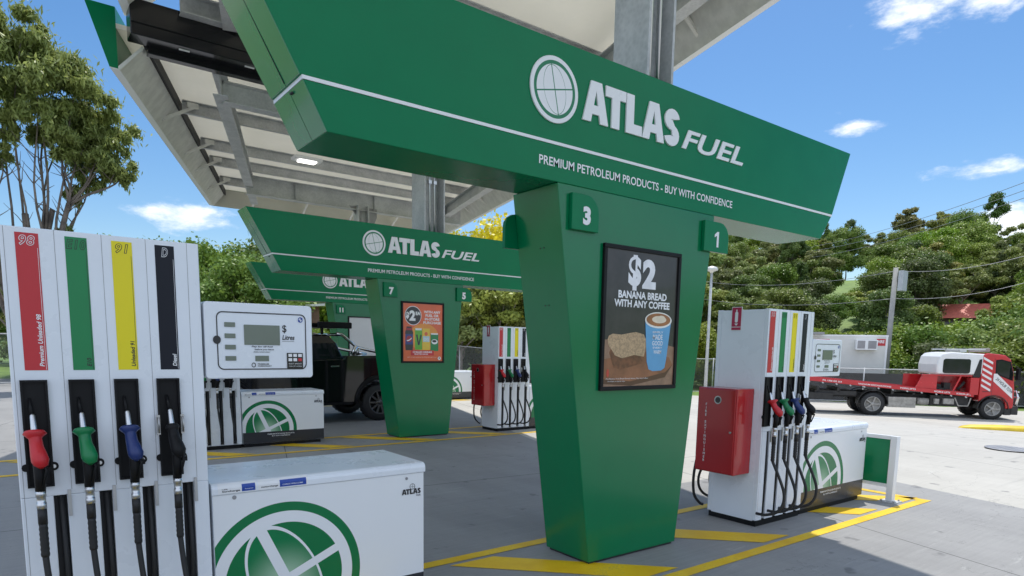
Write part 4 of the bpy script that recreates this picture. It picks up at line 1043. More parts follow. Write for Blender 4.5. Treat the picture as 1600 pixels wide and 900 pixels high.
# ================================================================== TILT TRAY TOW TRUCK
m_trkred = mat('truck_red', (.50, .014, .02), .25, var=.06, coat=.4)
m_trkwhite = mat('truck_white', (.74, .74, .74), .3, var=.04)
m_chassis = mat('chassis_black', (.025, .024, .023), .6, var=.4, vs=6)
m_dusty = mat('dusty_grey', (.33, .31, .28), .6, var=.25, vs=8)
def tow_truck():
    ang = math.atan2(-2.96, 2.4)
    r = thing('tow_truck', 'red tilt tray tow truck with white cab top parked by the site shed', 'tow truck', (22.64, 7.56, zg(23.5, 6.3)-.0), ang)
    # local: x forward, near side is -y, z0 = ground
    Z = .63
    W = 2.0; yn, yf = 0., 2.05       # near side plane at y=0, body extends to +y (away)
    tz = lambda x: .62-.082*(x+.6)+Z*0+.62-.62   # height of tray rail centre above absolute zero
    rail = lambda x: (.655-.080*(x+2.2))+Z
    b = MB(); xa, xb = -2.9, 3.20
    for (ya, yb) in ((-.02, .05), (yf-.05, yf+.02)):
        b.hexa([(xa, ya, rail(xa)-.07), (xb, ya, rail(xb)-.07), (xb, yb, rail(xb)-.07), (xa, yb, rail(xa)-.07), (xa, ya, rail(xa)+.07), (xb, ya, rail(xb)+.07), (xb, yb, rail(xb)+.07), (xa, yb, rail(xa)+.07)])
    b.build('tray_rail', m_trkred, r, bevel=.008)
    b = MB(); b.hexa([(xa, .051, rail(xa)-.03), (xb, .051, rail(xb)-.03), (xb, yf-.051, rail(xb)-.03), (xa, yf-.051, rail(xa)-.03), (xa, .051, rail(xa)+.02), (xb, .051, rail(xb)+.02), (xb, yf-.051, rail(xb)+.02), (xa, yf-.051, rail(xa)+.02)])
    b.build('tray_deck', m_dusty, r)
    b = MB()
    for s_, x0, x1 in (('PH. 1300 352 353', -1.75, -1.10), ('VACUUM EXCAVATIONS', -.55, .55), ('FORKLIFTS', .85, 1.35), ('MOBILE LIFTS', 1.95, 2.45), ('SCISSOR LIFTS', 2.65, 3.10)):
        b.text(s_, x0, x1, .0, .055, 0, 0, .02); 
    b.map(lambda x, y, z: (x, -.0225, rail(x)+z-.028)); b.build('rail_lettering', m_whitep, r)
    b = MB()
    for x in np.arange(-2.7, 3.1, .47): b.obox((x, .0, rail(x)-.08), (x+.05, .0, rail(x)-.12), .03, .04)
    b.build('tie_point', m_galv, r)
    # chassis and under-tray clutter
    b = MB(); b.box((-2.5, .55, .62), (3.9, .68, .82)); b.box((-2.5, 1.37, .62), (3.9, 1.5, .82)); b.box((-2.4, .68, .66), (3.7, 1.37, .78)); b.box((-1.95, .1, .70), (-.55, 1.95, .86)); b.box((1.9, .15, .42), (3.1, .5, .80))
    for x in (-1.9, -1.2, .6, 1.3, 2.2): b.box((x, .1, .80), (x+.08, 1.95, .98 if x < 1 else .86))
    b.cyl((0, .1, .42), (0, 1.95, .42), .07, 12); b.cyl((3.83, .1, .38), (3.83, 1.95, .38), .06, 12)
    b.build('chassis', m_chassis, r)
    b = MB(); b.box((.50, .0, .33), (1.40, .42, .70)); b.build('toolbox', m_dusty, r, bevel=.01)
    b = MB(); b.cyl((1.48, .22, .56), (1.85, .22, .56), .13, 16); b.build('air_tank', m_dusty, r)
    b = MB(); b.box((2.0, .02, .50), (2.15, .3, .68)); b.box((2.28, .02, .50), (2.62, .3, .70)); b.build('battery_box', m_dusty, r, bevel=.01)
    b = MB(); b.box((-2.2, .0, .55), (-1.35, .35, .78)); b.build('locker', m_chassis, r, bevel=.01)
    # wheel guards
    for cx, R_, z in ((0, .50, .42), (3.83, .47, .38)):
        for y0, y1 in ((-.01, .34), (1.72, 2.06)):
            b = MB(); n = 12; secs = [[(cx+q*cos(pi*k/n), y, z+q*sin(pi*k/n)) for q, y in ((R_, y0), (R_, y1), (R_+.02, y1), (R_+.02, y0))] for k in range(n+1)]
            b.rings(secs, 0, False); b.build('mudguard', m_chassis, r)
    rimm = mat('steel_rim', (.34, .33, .31), .5, .5)
    for x, rr_, z in ((0, .42, .42), (3.83, .385, .385)):
        wheel(r, (x, .15, z), rr_, .26, rimm, 5, -1); wheel(r, (x, 1.90, z), rr_, .26, rimm, 5, 1)
        if x == 0: wheel(r, (x, .45, z), rr_, .24, rimm, 5, -1); wheel(r, (x, 1.60, z), rr_, .24, rimm, 5, 1)
    # red side lockers / winch frame ahead of the tray
    b = MB(); b.hexa([(1.36, .02, rail(1.4)+.07), (2.02, .02, rail(2.0)+.07), (2.02, .10, rail(2.0)+.07), (1.36, .10, rail(1.4)+.07), (1.55, .02, 1.52), (2.02, .02, 1.50), (2.02, .10, 1.50), (1.55, .10, 1.52)])
    b.box((1.53, -.005, 1.50), (3.10, .10, 1.545)); b.box((3.05, -.03, .86), (3.32, .30, 1.46)); b.box((2.02, .75, rail(2.3)+.03), (3.05, .80, 1.49))
    b.obox((2.55, .03, .98), (2.75, .03, 1.50), .05, .05); b.box((1.5, 1.9, 1.0), (3.3, 1.97, 1.5))
    b.build('side_frame', m_trkred, r, bevel=.008)
    b = MB(); b.cyl((2.2, .4, 1.10), (2.2, 1.5, 1.10), .11, 14); b.box((2.35, .3, 1.02), (2.55, .6, 1.25)); b.cyl((2.1, .2, 1.02), (2.35, .2, 1.02), .05, 10); b.cyl((2.75, .2, 1.02), (2.95, .2, 1.30), .05, 10)
    b.build('winch', m_chassis, r)
    b = MB()
    for (p, q_) in (((2.62, .0, .74), (2.75, .0, .46)), ((2.75, .0, .46), (3.05, .0, .46)), ((3.05, .0, .46), (3.12, .0, .74))): b.obox(p, q_, .03, .03)
    b.build('step', m_dusty, r)
    # cab: white aero top at the rear, red body ahead
    cy0, cy1 = .03, 1.92
    b = MB(); zc = Z
    secs = []
    for (y, ins) in ((cy0+.10, 0.08), (cy0, 0), (cy1, 0), (cy1-.10, .08)): pass
    wh = [(1.98, 1.55), (1.96, 1.90), (2.02, 2.18), (2.14, 2.30), (2.40, 2.35), (3.50, 2.29), (3.52, 1.55)]
    b.prism(wh, cy0, cy1); b.build('cab_rear', m_trkwhite, r, bevel=.07, seg=3)
    for ya, yb in ((cy0-.006, cy0+.02), (cy1-.02, cy1+.006)):
        b = MB(); b.prism(b.rrect(2.16, 3.02, 1.60, 2.11, .08, 4), ya, yb); b.build('rear_window', m_dkglass, r)
    b = MB(); b.prism([(3.12, 1.48), (3.28, 2.10), (3.36, 2.12), (3.36, 1.48)], cy0-.008, cy0-.001); b.build('side_vent', m_blackg, r)
    fr = [(3.36, .90), (3.36, 2.26), (3.55, 2.33), (4.05, 2.27), (4.24, 2.12), (4.36, 1.70), (4.44, 1.10), (4.46, .42), (4.22, .40), (4.20, .62), (4.10, .76), (3.86, .84), (3.62, .80), (3.48, .70), (3.38, .62)]
    b = MB(); b.prism(fr, cy0-.004, cy1+.004); cb = b.build('cab', m_trkred, r, bevel=.04, seg=3)
    b = MB(); b.prism([(3.84, 1.64), (3.82, 2.05), (3.95, 2.07), (4.20, 2.00), (4.30, 1.66), (4.30, 1.44)], cy0-.010, cy0-.003); b.build('door_window', m_dkglass, cb)
    b = MB(); b.prism([(3.80, 1.60), (3.78, 2.10), (3.96, 2.12), (4.24, 2.04), (4.35, 1.64), (4.35, 1.38)], cy0-.0048, cy0-.0042); b.build('window_seal', m_black, cb)
    b = MB(); 
    b.prism([(3.76, 1.62), (3.86, 1.62), (4.36, 1.12), (4.40, .76), (3.76, 1.36)], cy0-.0065, cy0-.0045); db = b.build('door_banner', m_trkwhite, cb)
    b = MB(); b.text('24 HOUR TOW', 0, .72, 0, .10, 0, 0, .02)
    a = -R(43); b.map(lambda x, y, z: (3.82+x*cos(a)-z*sin(a), cy0-.008, 1.42+x*sin(a)+z*cos(a))); b.build('banner_lettering', m_ink, db)
    b = MB()
    for k in range(6):
        z0 = 2.12-k*.19; b.prism([(3.40, z0), (3.40, z0+.08), (3.70, z0-.10), (3.70, z0-.18)], cy0-.0075, cy0-.0045)
    b.build('warning_stripe', m_trkwhite, cb)
    b = MB(); b.box((3.46, cy0-.012, .98), (3.72, cy0-.005, 1.0)); b.box((3.745, cy0-.006, .80), (3.755, cy0-.0041, 2.15)); b.box((4.27, cy0-.006, 1.4), (4.275, cy0-.0041, .6+.0)); b.build('door_gap', m_gap, cb)
    b = MB(); b.add([(4.262, cy0+.12, 2.06), (4.262, cy1-.12, 2.06), (4.395, cy1-.08, 1.48), (4.395, cy0+.08, 1.48)], [(0, 1, 2, 3)]); b.map(lambda x, y, z: (x+.03, y, z)); b.build('windscreen', m_dkglass, cb)
    b = MB(); b.box((4.40, cy0, .20), (4.62, cy1, .50)); b.box((4.20, cy0+.02, .18), (4.42, cy0+.3, .42)); b.build('bumper', m_chassis, r, bevel=.02)
    b = MB()
    for k in range(3): b.tube([(4.52+.03*k, cy0+.1, .45), (4.60+.02*k, cy0+.1, .80), (4.55, cy0+.15, 1.05)], .02, 8)
    b.tube([(4.62, cy0+.05, .80), (4.62, cy1-.05, .80)], .025, 8); b.tube([(4.60, cy0+.05, 1.0), (4.60, cy1-.05, 1.0)], .025, 8); b.build('bull_bar', m_chrome, r)
    for y in (cy0-.22, cy1+.22):
        b = MB(); b.box((4.36, y-.10, 1.42), (4.44, y+.10, 1.82)); b.tube([(4.30, y+(.2 if y < 1 else -.2), 1.95), (4.40, y, 1.84)], .015, 6); b.build('mirror', m_black, r, bevel=.03)
    b = MB(); b.box((2.3, .25, 2.43), (3.55, .38, 2.47)); b.box((2.3, 1.60, 2.43), (3.55, 1.72, 2.47)); b.box((2.75, .3, 2.36), (2.95, 1.65, 2.44)); b.build('roof_rack', m_alu, r)
    b = MB(); b.box((3.50, .25, 2.36), (3.66, 1.65, 2.50)); b.build('beacon_bar', m_dusty, r, bevel=.02)
tow_truck()

# yellow concrete lane divider
b = MB(); L_ = 6.0
secs = []
for (x, s_) in ((0, .25), (.12, .6), (.35, .85), (1.0, 1.), (L_, 1.)):
    hh = .16*s_; ww = .30*s_; secs.append([(x, -ww, 0), (x, -ww*.92, hh*.7), (x, -ww*.6, hh), (x, ww*.6, hh), (x, ww*.92, hh*.7), (x, ww, 0)])
b.rings(secs, 0, True)
o = b.build('lane_divider', mat('yellow_kerb_paint', (.70, .50, .03), .5, var=.15, vs=3), None, loc=(20.9, 4.2, zg(21.2, 3.2)-.02), rot=(0, 0, math.atan2(-1.64, 1.15)))
tag(o, 'long yellow painted concrete kerb beside the front wheel of the tow truck', 'kerb')

# ================================================================== SITE SHED
def shed():
    ang = math.atan2(-2.96, 2.4); zb = -.63
    r = thing('site_shed', 'white portable site shed with window air conditioner behind the tow truck', 'site shed', (27.9, 13.1, zb), ang)
    wallm = mat('shed_panel', (.66, .66, .63), .5, var=.05, vs=1.5)
    b = MB(); b.box((-2.6, 0, .15), (3.42, 2.4, 3.02)); b.build('wall', wallm, r, bevel=.01)
    b = MB(); b.box((-2.6, -.005, 3.021), (3.46, 2.45, 3.09)); b.box((3.36, -.012, .15), (3.44, -.001, 3.02)); b.build('roof_edge', m_whitep, r)
    b = MB(); b.box((-2.2, -.3, 3.095), (.65, 1.8, 3.20)); b.build('awning', m_greymetal, r)
    b = MB(); b.box((2.05, -.28, 2.40), (2.95, -.002, 2.86)); ac = b.build('air_conditioner', m_whitep, r, bevel=.01)
    b = MB(); b.box((2.10, -.286, 2.46), (2.42, -.281, 2.82)); b.box((2.55, -.286, 2.46), (2.90, -.281, 2.82)); b.build('vent_grille', m_greymetal, ac)
    for (x0, x1, z0, z1) in ((2.97, 3.34, 2.60, 2.92), (.30, .95, 2.66, 2.88)):
        b = MB(); b.box((x0, -.010, z0), (x1, -.001, z1)); sg = b.build('sign', m_trkred, r)
        b = MB(); b.text('HIRE', x0+.05, x1-.05, z0+.12, z1-.06, -.012, 0, .03); b.keepn = True; b.build('sign_lettering', m_whitep, sg)
    b = MB(); b.box((-2.6, 0, -.0), (-2.3, 2.4, .149)); b.box((.5, 0, -.0), (.8, 2.4, .149)); b.box((3.1, 0, -.0), (3.4, 2.4, .149)); b.build('skid', m_chassis, r)
shed()

# ================================================================== FENCES, POLES, WIRES
def fence_mat():
    m, t, b = newmat('chain_link_mesh'); x, y, z, v = coords(t)
    a = (x+z).op('PINGPONG', .035).lt(.0045); c = (x-z).op('PINGPONG', .035).lt(.0045)
    setc(t, b, (.22, .22, .22)); b.inputs['Metallic'].default_value = .5
    tr = t.nodes.new('ShaderNodeBsdfTransparent'); mx = t.nodes.new('ShaderNodeMixShader')
    t.links.new(a.mx(c).k, mx.inputs[0]); t.links.new(tr.outputs[0], mx.inputs[1]); t.links.new(b.outputs[0], mx.inputs[2]); t.links.new(mx.outputs[0], t.nodes['Material Output'].inputs[0]); return m
m_chain = fence_mat()
m_shade = mat('dark_shade_cloth', (.025, .028, .028), .8, var=.3, vs=4)
def fence(p0, p1, h, label, cloth=0, rail2=True):
    p0, p1 = Vector((*p0, 0)), Vector((*p1, 0)); L_ = (p1-p0).length; a = math.atan2(p1.y-p0.y, p1.x-p0.x)
    r = thing('chain_link_fence', label, 'fence', (p0.x, p0.y, zg(p0.x, p0.y)), a, 'wire fences round the site')
    n = max(2, int(L_/2.6)); zo = lambda x: zg(p0.x+cos(a)*x, p0.y+sin(a)*x)-zg(p0.x, p0.y)
    for k in range(n+1):
        x = L_*k/n; b = MB(); b.cyl((x, 0, zo(x)), (x, 0, zo(x)+h+.05), .03, 8); b.build('post', m_galv, r)
    b = MB(); b.tube([(x, 0, zo(x)+h) for x in np.linspace(0, L_, n+1)], .022, 8); b.tube([(x, 0, zo(x)+.08) for x in np.linspace(0, L_, n+1)], .02, 8); b.build('rail', m_galv, r)
    b = MB(); xs = list(np.linspace(0, L_, n+1))
    b.add([(x, .012, zo(x)+.08) for x in xs]+[(x, .012, zo(x)+h) for x in xs], [(i, i+1, i+n+2, i+n+1) for i in range(n)], 0); b.build('mesh_panel', m_chain, r)
    if cloth:
        b = MB(); b.add([(x, .03, zo(x)+.10) for x in xs]+[(x, .03, zo(x)+cloth) for x in xs]+[(x, .034, zo(x)+.10) for x in xs]+[(x, .034, zo(x)+cloth) for x in xs], [(i, i+1, i+n+2, i+n+1) for i in range(n)]+[(i+2*n+2, i+3*n+3, i+3*n+4, i+2*n+3) for i in range(n)], 0)
        b.build('shade_cloth', m_shade, r)
fence((9.5, 25.0), (30.0, 17.0), 1.8, 'wire fence seen between the middle gantry and the nearest gantry', 0)
fence((26.6, 12.6), (33.5, 4.5), 1.55, 'wire fence with dark cloth behind the tow truck tray', 1.35)
fence((-14, 26.5), (9.3, 25.2), 1.8, 'wire fence along the back of the forecourt on the left', 0)

def lamp(az, d, h, lab):
    x, y = polar(az, d); z = zg(x, y); r = thing('street_lamp', lab, 'street lamp', (x, y, z))
    b = MB(); b.tube([(0, 0, 0), (0, 0, h)], [.07, .045], 12); b.cyl((0, 0, 0), (0, 0, .3), .12, 12); b.build('pole', m_galv, r)
    b = MB(); b.lathe([(.05, 0), (.08, .05), (.22, .09), (.24, .14), (.18, .22), (.05, .26)], (0, 0, h), 'z', 20); b.build('lamp_head', m_fascin, r)
lamp(53.55, 27, 5.15, 'white street lamp post seen at the right edge of the nearest gantry')
x, y = polar(66.7, 37); z = zg(x, y)
r = thing('power_pole', 'pale timber power pole with white equipment box behind the site shed', 'power pole', (x, y, z))
b = MB(); b.tube([(0, 0, 0), (.15, 0, 6.35)], [.14, .105], 14); b.build('pole', mat('pale_pole', (.30, .30, .285), .7, var=.1), r)
b = MB(); b.box((.10, -.38, 5.25), (.62, -.15, 6.2)); b.build('equipment_box', mat('box_grey', (.42, .45, .47), .5), r, bevel=.02)
def wire(a, bb, sag, rad, lab):
    a, bb = Vector(a), Vector(bb); n = 24; b = MB()
    b.tube([Vector(((a+(bb-a)*t))-Vector((0, 0, sag*4*t*(1-t))))-a for t in [k/n for k in range(n+1)]], rad, 5)
    tag(b.build('power_line', m_greymetal, None, loc=a), lab, 'power line', 'power lines over the road')
pt = Vector((x+.15, y, z+6.2))
def dirpt(px, py, d):
    v = cfwd+crt*(px-PPX)/FPX-cup*(py-PPY)/FPX; return CAM+v*d
wire(dirpt(1090, 438, 46), pt, .5, .012, 'upper wire running left from the power pole past the lamp post')
wire(pt, dirpt(1640, 388, 30), .35, .012, 'upper wire running right from the power pole across the trees')
wire(dirpt(1090, 466, 46), pt-Vector((0, 0, 1.3)), .4, .012, 'lower wire running left from the power pole')
wire(pt-Vector((0, 0, 1.3)), dirpt(1640, 430, 30), .35, .012, 'lower wire running right from the power pole')
wire(dirpt(1270, 385, 60), dirpt(1640, 270, 30), .4, .014, 'highest of the three wires crossing the sky on the right')
wire(dirpt(1270, 392, 60), dirpt(1640, 283, 30), .4, .014, 'middle of the three wires crossing the sky on the right')
wire(dirpt(1270, 402, 60), dirpt(1640, 295, 30), .4, .014, 'lowest of the three wires crossing the sky on the right')
b = MB(); b.tube([(0, 0, 0), (0, 0, 9.3)], [.10, .07], 10)
x, y = polar(77.6, 44); rr = thing('street_lamp', 'dark street lamp head poking in at the right edge above the trees', 'street lamp', (x, y, zg(x, y))); b.build('pole', m_galv, rr)
b = MB(); b.tube([(0, 0, 9.2), (-.7, .4, 9.75)], .05, 8); b.build('arm', m_galv, rr)
b = MB(); b.box((-1.35, .35, 9.70), (-.65, .62, 9.86)); b.build('lamp_head', m_greymetal, rr, bevel=.04)

# ================================================================== BUILDINGS FAR BACK
def brickmat():
    m, t, b = newmat('brown_brick'); x, y, z, v = coords(t)
    br = t.nodes.new('ShaderNodeTexBrick'); br.inputs['Scale'].default_value = 4; br.inputs['Color1'].default_value = (.17, .07, .045, 1); br.inputs['Color2'].default_value = (.23, .10, .065, 1); br.inputs['Mortar'].default_value = (.3, .27, .24, 1)
    mp = t.nodes.new('ShaderNodeMapping'); mp.inputs['Rotation'].default_value = (R(90), 0, 0); t.links.new(v, mp.inputs[0]); t.links.new(mp.outputs[0], br.inputs[0]); t.links.new(br.outputs[0], b.inputs['Base Color']); b.inputs['Roughness'].default_value = .8; return m
x, y = polar(19.4, 42)
r = thing('brick_building', 'low building with brown brick end and cream wall behind the black pickup', 'building', (x, y, 0), R(-15))
b = MB(); b.box((0, 0, 0), (1.0, 5, 3.9)); b.build('brick_wall', brickmat(), r)
b = MB(); b.box((-5, .2, 0), (-.001, 5, 3.3)); b.build('wall', mat('cream_wall', (.55, .48, .36), .7), r)
b = MB(); b.hexa([(-5.5, -.4, 3.3), (1.3, -.4, 3.91), (1.3, 5.4, 3.91), (-5.5, 5.4, 3.3), (-5.5, -.4, 3.4), (1.3, -.4, 4.05), (1.3, 5.4, 4.05), (-5.5, 5.4, 3.4)]); b.build('roof', m_fascin, r)
b = MB(); b.box((-2.4, .18, .9), (-.8, .199, 2.1)); b.build('window', m_dkglass, r)
x, y = polar(71.1, 62); z = zg(x, y)-.9
r = thing('hillside_house', 'house with a salmon red roof among the trees on the hillside', 'house', (x, y, z), R(-68))
r.scale = (.62, .62, .9)
b = MB(); b.box((-3.2, 0, 0), (3.2, 5, 1.6)); b.build('wall', mat('house_wall', (.10, .07, .055), .7), r)
b = MB(); b.hexa([(-3.6, -.6, 1.6), (3.6, -.6, 1.6), (3.6, 5.6, 1.6), (-3.6, 5.6, 1.6), (-3.0, 2.2, 2.9), (3.0, 2.2, 2.9), (3.0, 2.8, 2.9), (-3.0, 2.8, 2.9)]); b.build('roof', mat('red_roof', (.55, .14, .10), .6, var=.15), r)
b = MB(); b.box((-1.8, -.02, .5), (-.8, -.001, 1.3)); b.box((1.0, -.02, .5), (2.0, -.001, 1.3)); b.build('window', m_dkglass, r)

# ================================================================== TREES
rng = np.random.default_rng(5)
def leaf_mesh(name, clumps, nl, size, mt, elong=1.6, droop=0., seed=1, vary=.5, loose=0):
    """clumps: list (cx,cy,cz,rx,rz). Leaves: small quads scattered in clump shells."""
    g = np.random.default_rng(seed); cl = np.array(clumps, float)
    wgt = cl[:, 3]**2; wgt /= wgt.sum(); idx = g.choice(len(cl), nl, p=wgt)
    d = g.normal(size=(nl, 3)); d /= np.linalg.norm(d, axis=1)[:, None]
    rad = g.uniform(.12, 1.0, nl)**.5*(1+g.normal(0, .17, nl))
    if loose: lo = g.random(nl) < loose; rad = np.where(lo, np.abs(g.normal(0, .95, nl)), rad)
    c = cl[idx]; pos = c[:, :3]+d*rad[:, None]*np.stack([c[:, 3], c[:, 3], c[:, 4]], 1)
    nrm = d*.7+g.normal(size=(nl, 3))*.6+np.array([0, 0, .35]); nrm /= np.linalg.norm(nrm, axis=1)[:, None]
    t = g.normal(size=(nl, 3)); t[:, 2] -= droop; t -= nrm*(t*nrm).sum(1)[:, None]; t /= np.linalg.norm(t, axis=1)[:, None]
    bt = np.cross(nrm, t); s = size*(1-vary/2+vary*g.random(nl))[:, None]
    a = t*s*elong*.5; q = bt*s*.5
    V = np.stack([pos-a, pos+q*.9-a*.1, pos+a, pos-q*.9-a*.1], 1).reshape(-1, 3)
    me = bpy.data.meshes.new(name); me.vertices.add(nl*4); me.vertices.foreach_set('co', V.ravel())
    me.loops.add(nl*4); me.loops.foreach_set('vertex_index', np.arange(nl*4)); me.polygons.add(nl)
    me.polygons.foreach_set('loop_start', np.arange(nl)*4); me.polygons.foreach_set('loop_total', np.full(nl, 4)); me.update(); me.validate()
    me.materials.append(mt); return me
def branch_mesh(base, tips, r0, mt, name='trunk', seed=2, forkz=.45, wob=.12, multi=1):
    rr = random.Random(seed); b = MB(); base = Vector(base)
    H = max(t[2] for t in tips)
    stems = []
    for k in range(multi):
        a = 2*pi*k/multi+.4; sp = .0 if multi == 1 else .16*H
        top = Vector((base.x+cos(a)*sp, base.y+sin(a)*sp*.7, H*forkz*(1 if multi == 1 else 1.1)))
        pts = [base+Vector((cos(a), sin(a), 0))*(0 if multi == 1 else r0*.5)]
        for q in range(1, 6):
            f = q/5; p = base.lerp(top, f)+Vector((rr.uniform(-1, 1), rr.uniform(-1, 1), 0))*wob*H*.08; pts.append(p)
        b.tube(pts, [r0*(1-.55*i/5)*(1 if multi == 1 else .75) for i in range(6)], 9); stems.append(pts)
    for t in tips:
        t = Vector(t[:3]); st = min(stems, key=lambda s: (Vector((s[-1].x, s[-1].y, 0))-Vector((t.x, t.y, 0))).length)
        s0 = st[rr.choice([3, 4, 5])]; n = 5; pts = []
        for q in range(n+1):
            f = q/n; p = s0.lerp(t, f); p.z += (1-f)*f*H*.06*rr.uniform(-.5, 1.2)
            if 0 < q < n: p += Vector((rr.uniform(-1, 1), rr.uniform(-1, 1), rr.uniform(-1, 1)))*H*.014
            pts.append(p)
        b.tube(pts, [max(.012, r0*.42*(1-.85*i/n)) for i in range(n+1)], 6)
        for s_ in range(2):
            q = pts[rr.choice([2, 3, 4])]; e = q+Vector((rr.uniform(-1, 1), rr.uniform(-1, 1), rr.uniform(.1, 1)))*H*.07
            b.tube([q, q.lerp(e, .5)+Vector((0, 0, .02*H*.3)), e], [.03*r0/.2, .02*r0/.2, .008], 5)
    me = bpy.data.meshes.new(name); me.from_pydata(b.v, [], b.f); me.polygons.foreach_set('use_smooth', [True]*len(b.f)); me.materials.append(mt); me.update(); return me
def crown_clumps(seed, H, Rr, z0, n, kind):
    g = random.Random(seed); out = []
    for i in range(n):
        if kind == 'round':
            u = g.random(); a = g.random()*2*pi; zz = z0+(H-z0)*(.08+.92*u)
            env = Rr*sqrt(max(.05, 1-((zz-z0)/(H-z0)*1.55-.62)**2)); q = env*g.uniform(.35, 1.0)
            s = Rr*g.uniform(.20, .36); out.append((cos(a)*q, sin(a)*q, min(zz, H-s*.5), s, s*g.uniform(.65, .9)))
        elif kind == 'gum':
            a = g.random()*2*pi; q = Rr*sqrt(g.random()); zz = z0+(H-z0)*(g.uniform(.25, 1)*(1-.45*(q/Rr)**2))
            s = Rr*g.uniform(.15, .27); out.append((cos(a)*q, sin(a)*q, zz, s, s*g.uniform(.5, .8)))
        elif kind == 'tall':
            a = g.random()*2*pi; f = g.random(); q = Rr*(.25+.75*sin(pi*min(1, f*.9+.1)))*g.uniform(.2, 1); s = Rr*g.uniform(.22, .42)
            out.append((cos(a)*q, sin(a)*q, z0+(H-z0)*f, s, s*.8))
        elif kind == 'bush':
            a = g.random()*2*pi; q = Rr*sqrt(g.random()); zz = H*(.15+.75*g.random())*(1-.5*(q/Rr)**2)
            s = Rr*g.uniform(.18, .30); out.append((cos(a)*q, sin(a)*q, zz, s, s*.85))
    return out
PROTO = {}
def proto(key, H, Rr, z0, nclump, kind, nl, size, mt, bark, elong, seed, r0=.2, droop=0, tips=10):
    cl = crown_clumps(seed, H, Rr, z0, nclump, kind)
    PROTO[key] = (leaf_mesh('crown', cl, nl, size, mt, elong, droop, seed), branch_mesh((0, 0, -.3), sorted(cl, key=lambda c: -c[3])[:tips], r0, bark, seed=seed), H)
proto('broad', 9, 4.2, 1.6, 40, 'round', 24000, 0.20, m_leaf_mid, m_bark, 1.5, 11)
proto('dark', 8, 3.8, .8, 42, 'round', 24000, 0.20, m_leaf_dark, m_bark, 1.5, 12)
proto('olive', 10, 3.8, 2.2, 34, 'gum', 20000, 0.19, m_leaf_olive, m_barkp, 1.9, 13)
proto('gum', 12, 3.4, 4.0, 26, 'gum', 13000, 0.20, m_leaf_gum, m_barkp, 2.0, 14, .16)
proto('tall', 12, 2.4, 2.5, 26, 'tall', 14000, 0.20, m_leaf_dark, m_bark, 1.5, 15, .15)
proto('lime', 6, 3.2, .6, 34, 'round', 20000, 0.17, m_leaf_lime, m_bark, 1.6, 16)
proto('blossom', 8, 4.0, 2.0, 34, 'round', 11000, 0.18, m_leaf_yel, m_bark, 1.3, 17)
proto('hedge', 5, 3.4, .2, 52, 'bush', 30000, .125, m_leaf_mid, m_bark, 1.7, 18, .12)
proto('hedgedark', 5, 3.4, .2, 52, 'bush', 30000, .125, m_leaf_dark, m_bark, 1.7, 19, .12)
DESC = {'broad': 'mid green spreading tree', 'dark': 'dark dense tree', 'olive': 'olive green open tree', 'gum': 'tall thin gum tree', 'tall': 'narrow dark tree', 'lime': 'bright lime green tree', 'blossom': 'yellow flowering tree', 'hedge': 'bushy green tree', 'hedgedark': 'dark bushy tree'}
def tree(key, az, d, sc, where, sz=1., rot=None, group='trees on the hillside', dz=0):
    crown, trunk, H = PROTO[key]; x, y = polar(az, d); z = zg(x, y)+dz
    r = thing({'hedge': 'bushy_tree', 'hedgedark': 'bushy_tree', 'blossom': 'flowering_tree', 'gum': 'gum_tree'}.get(key, 'leafy_tree'), DESC[key]+' '+where, 'tree', (x, y, z), rot if rot is not None else (az*37 % 6.28), group)
    r.scale = (sc, sc, sc*sz)
    for nm, me in (('crown', crown), ('trunk', trunk)):
        o = bpy.data.objects.new(nm, me); COL.objects.link(o); o.parent = r
    return r
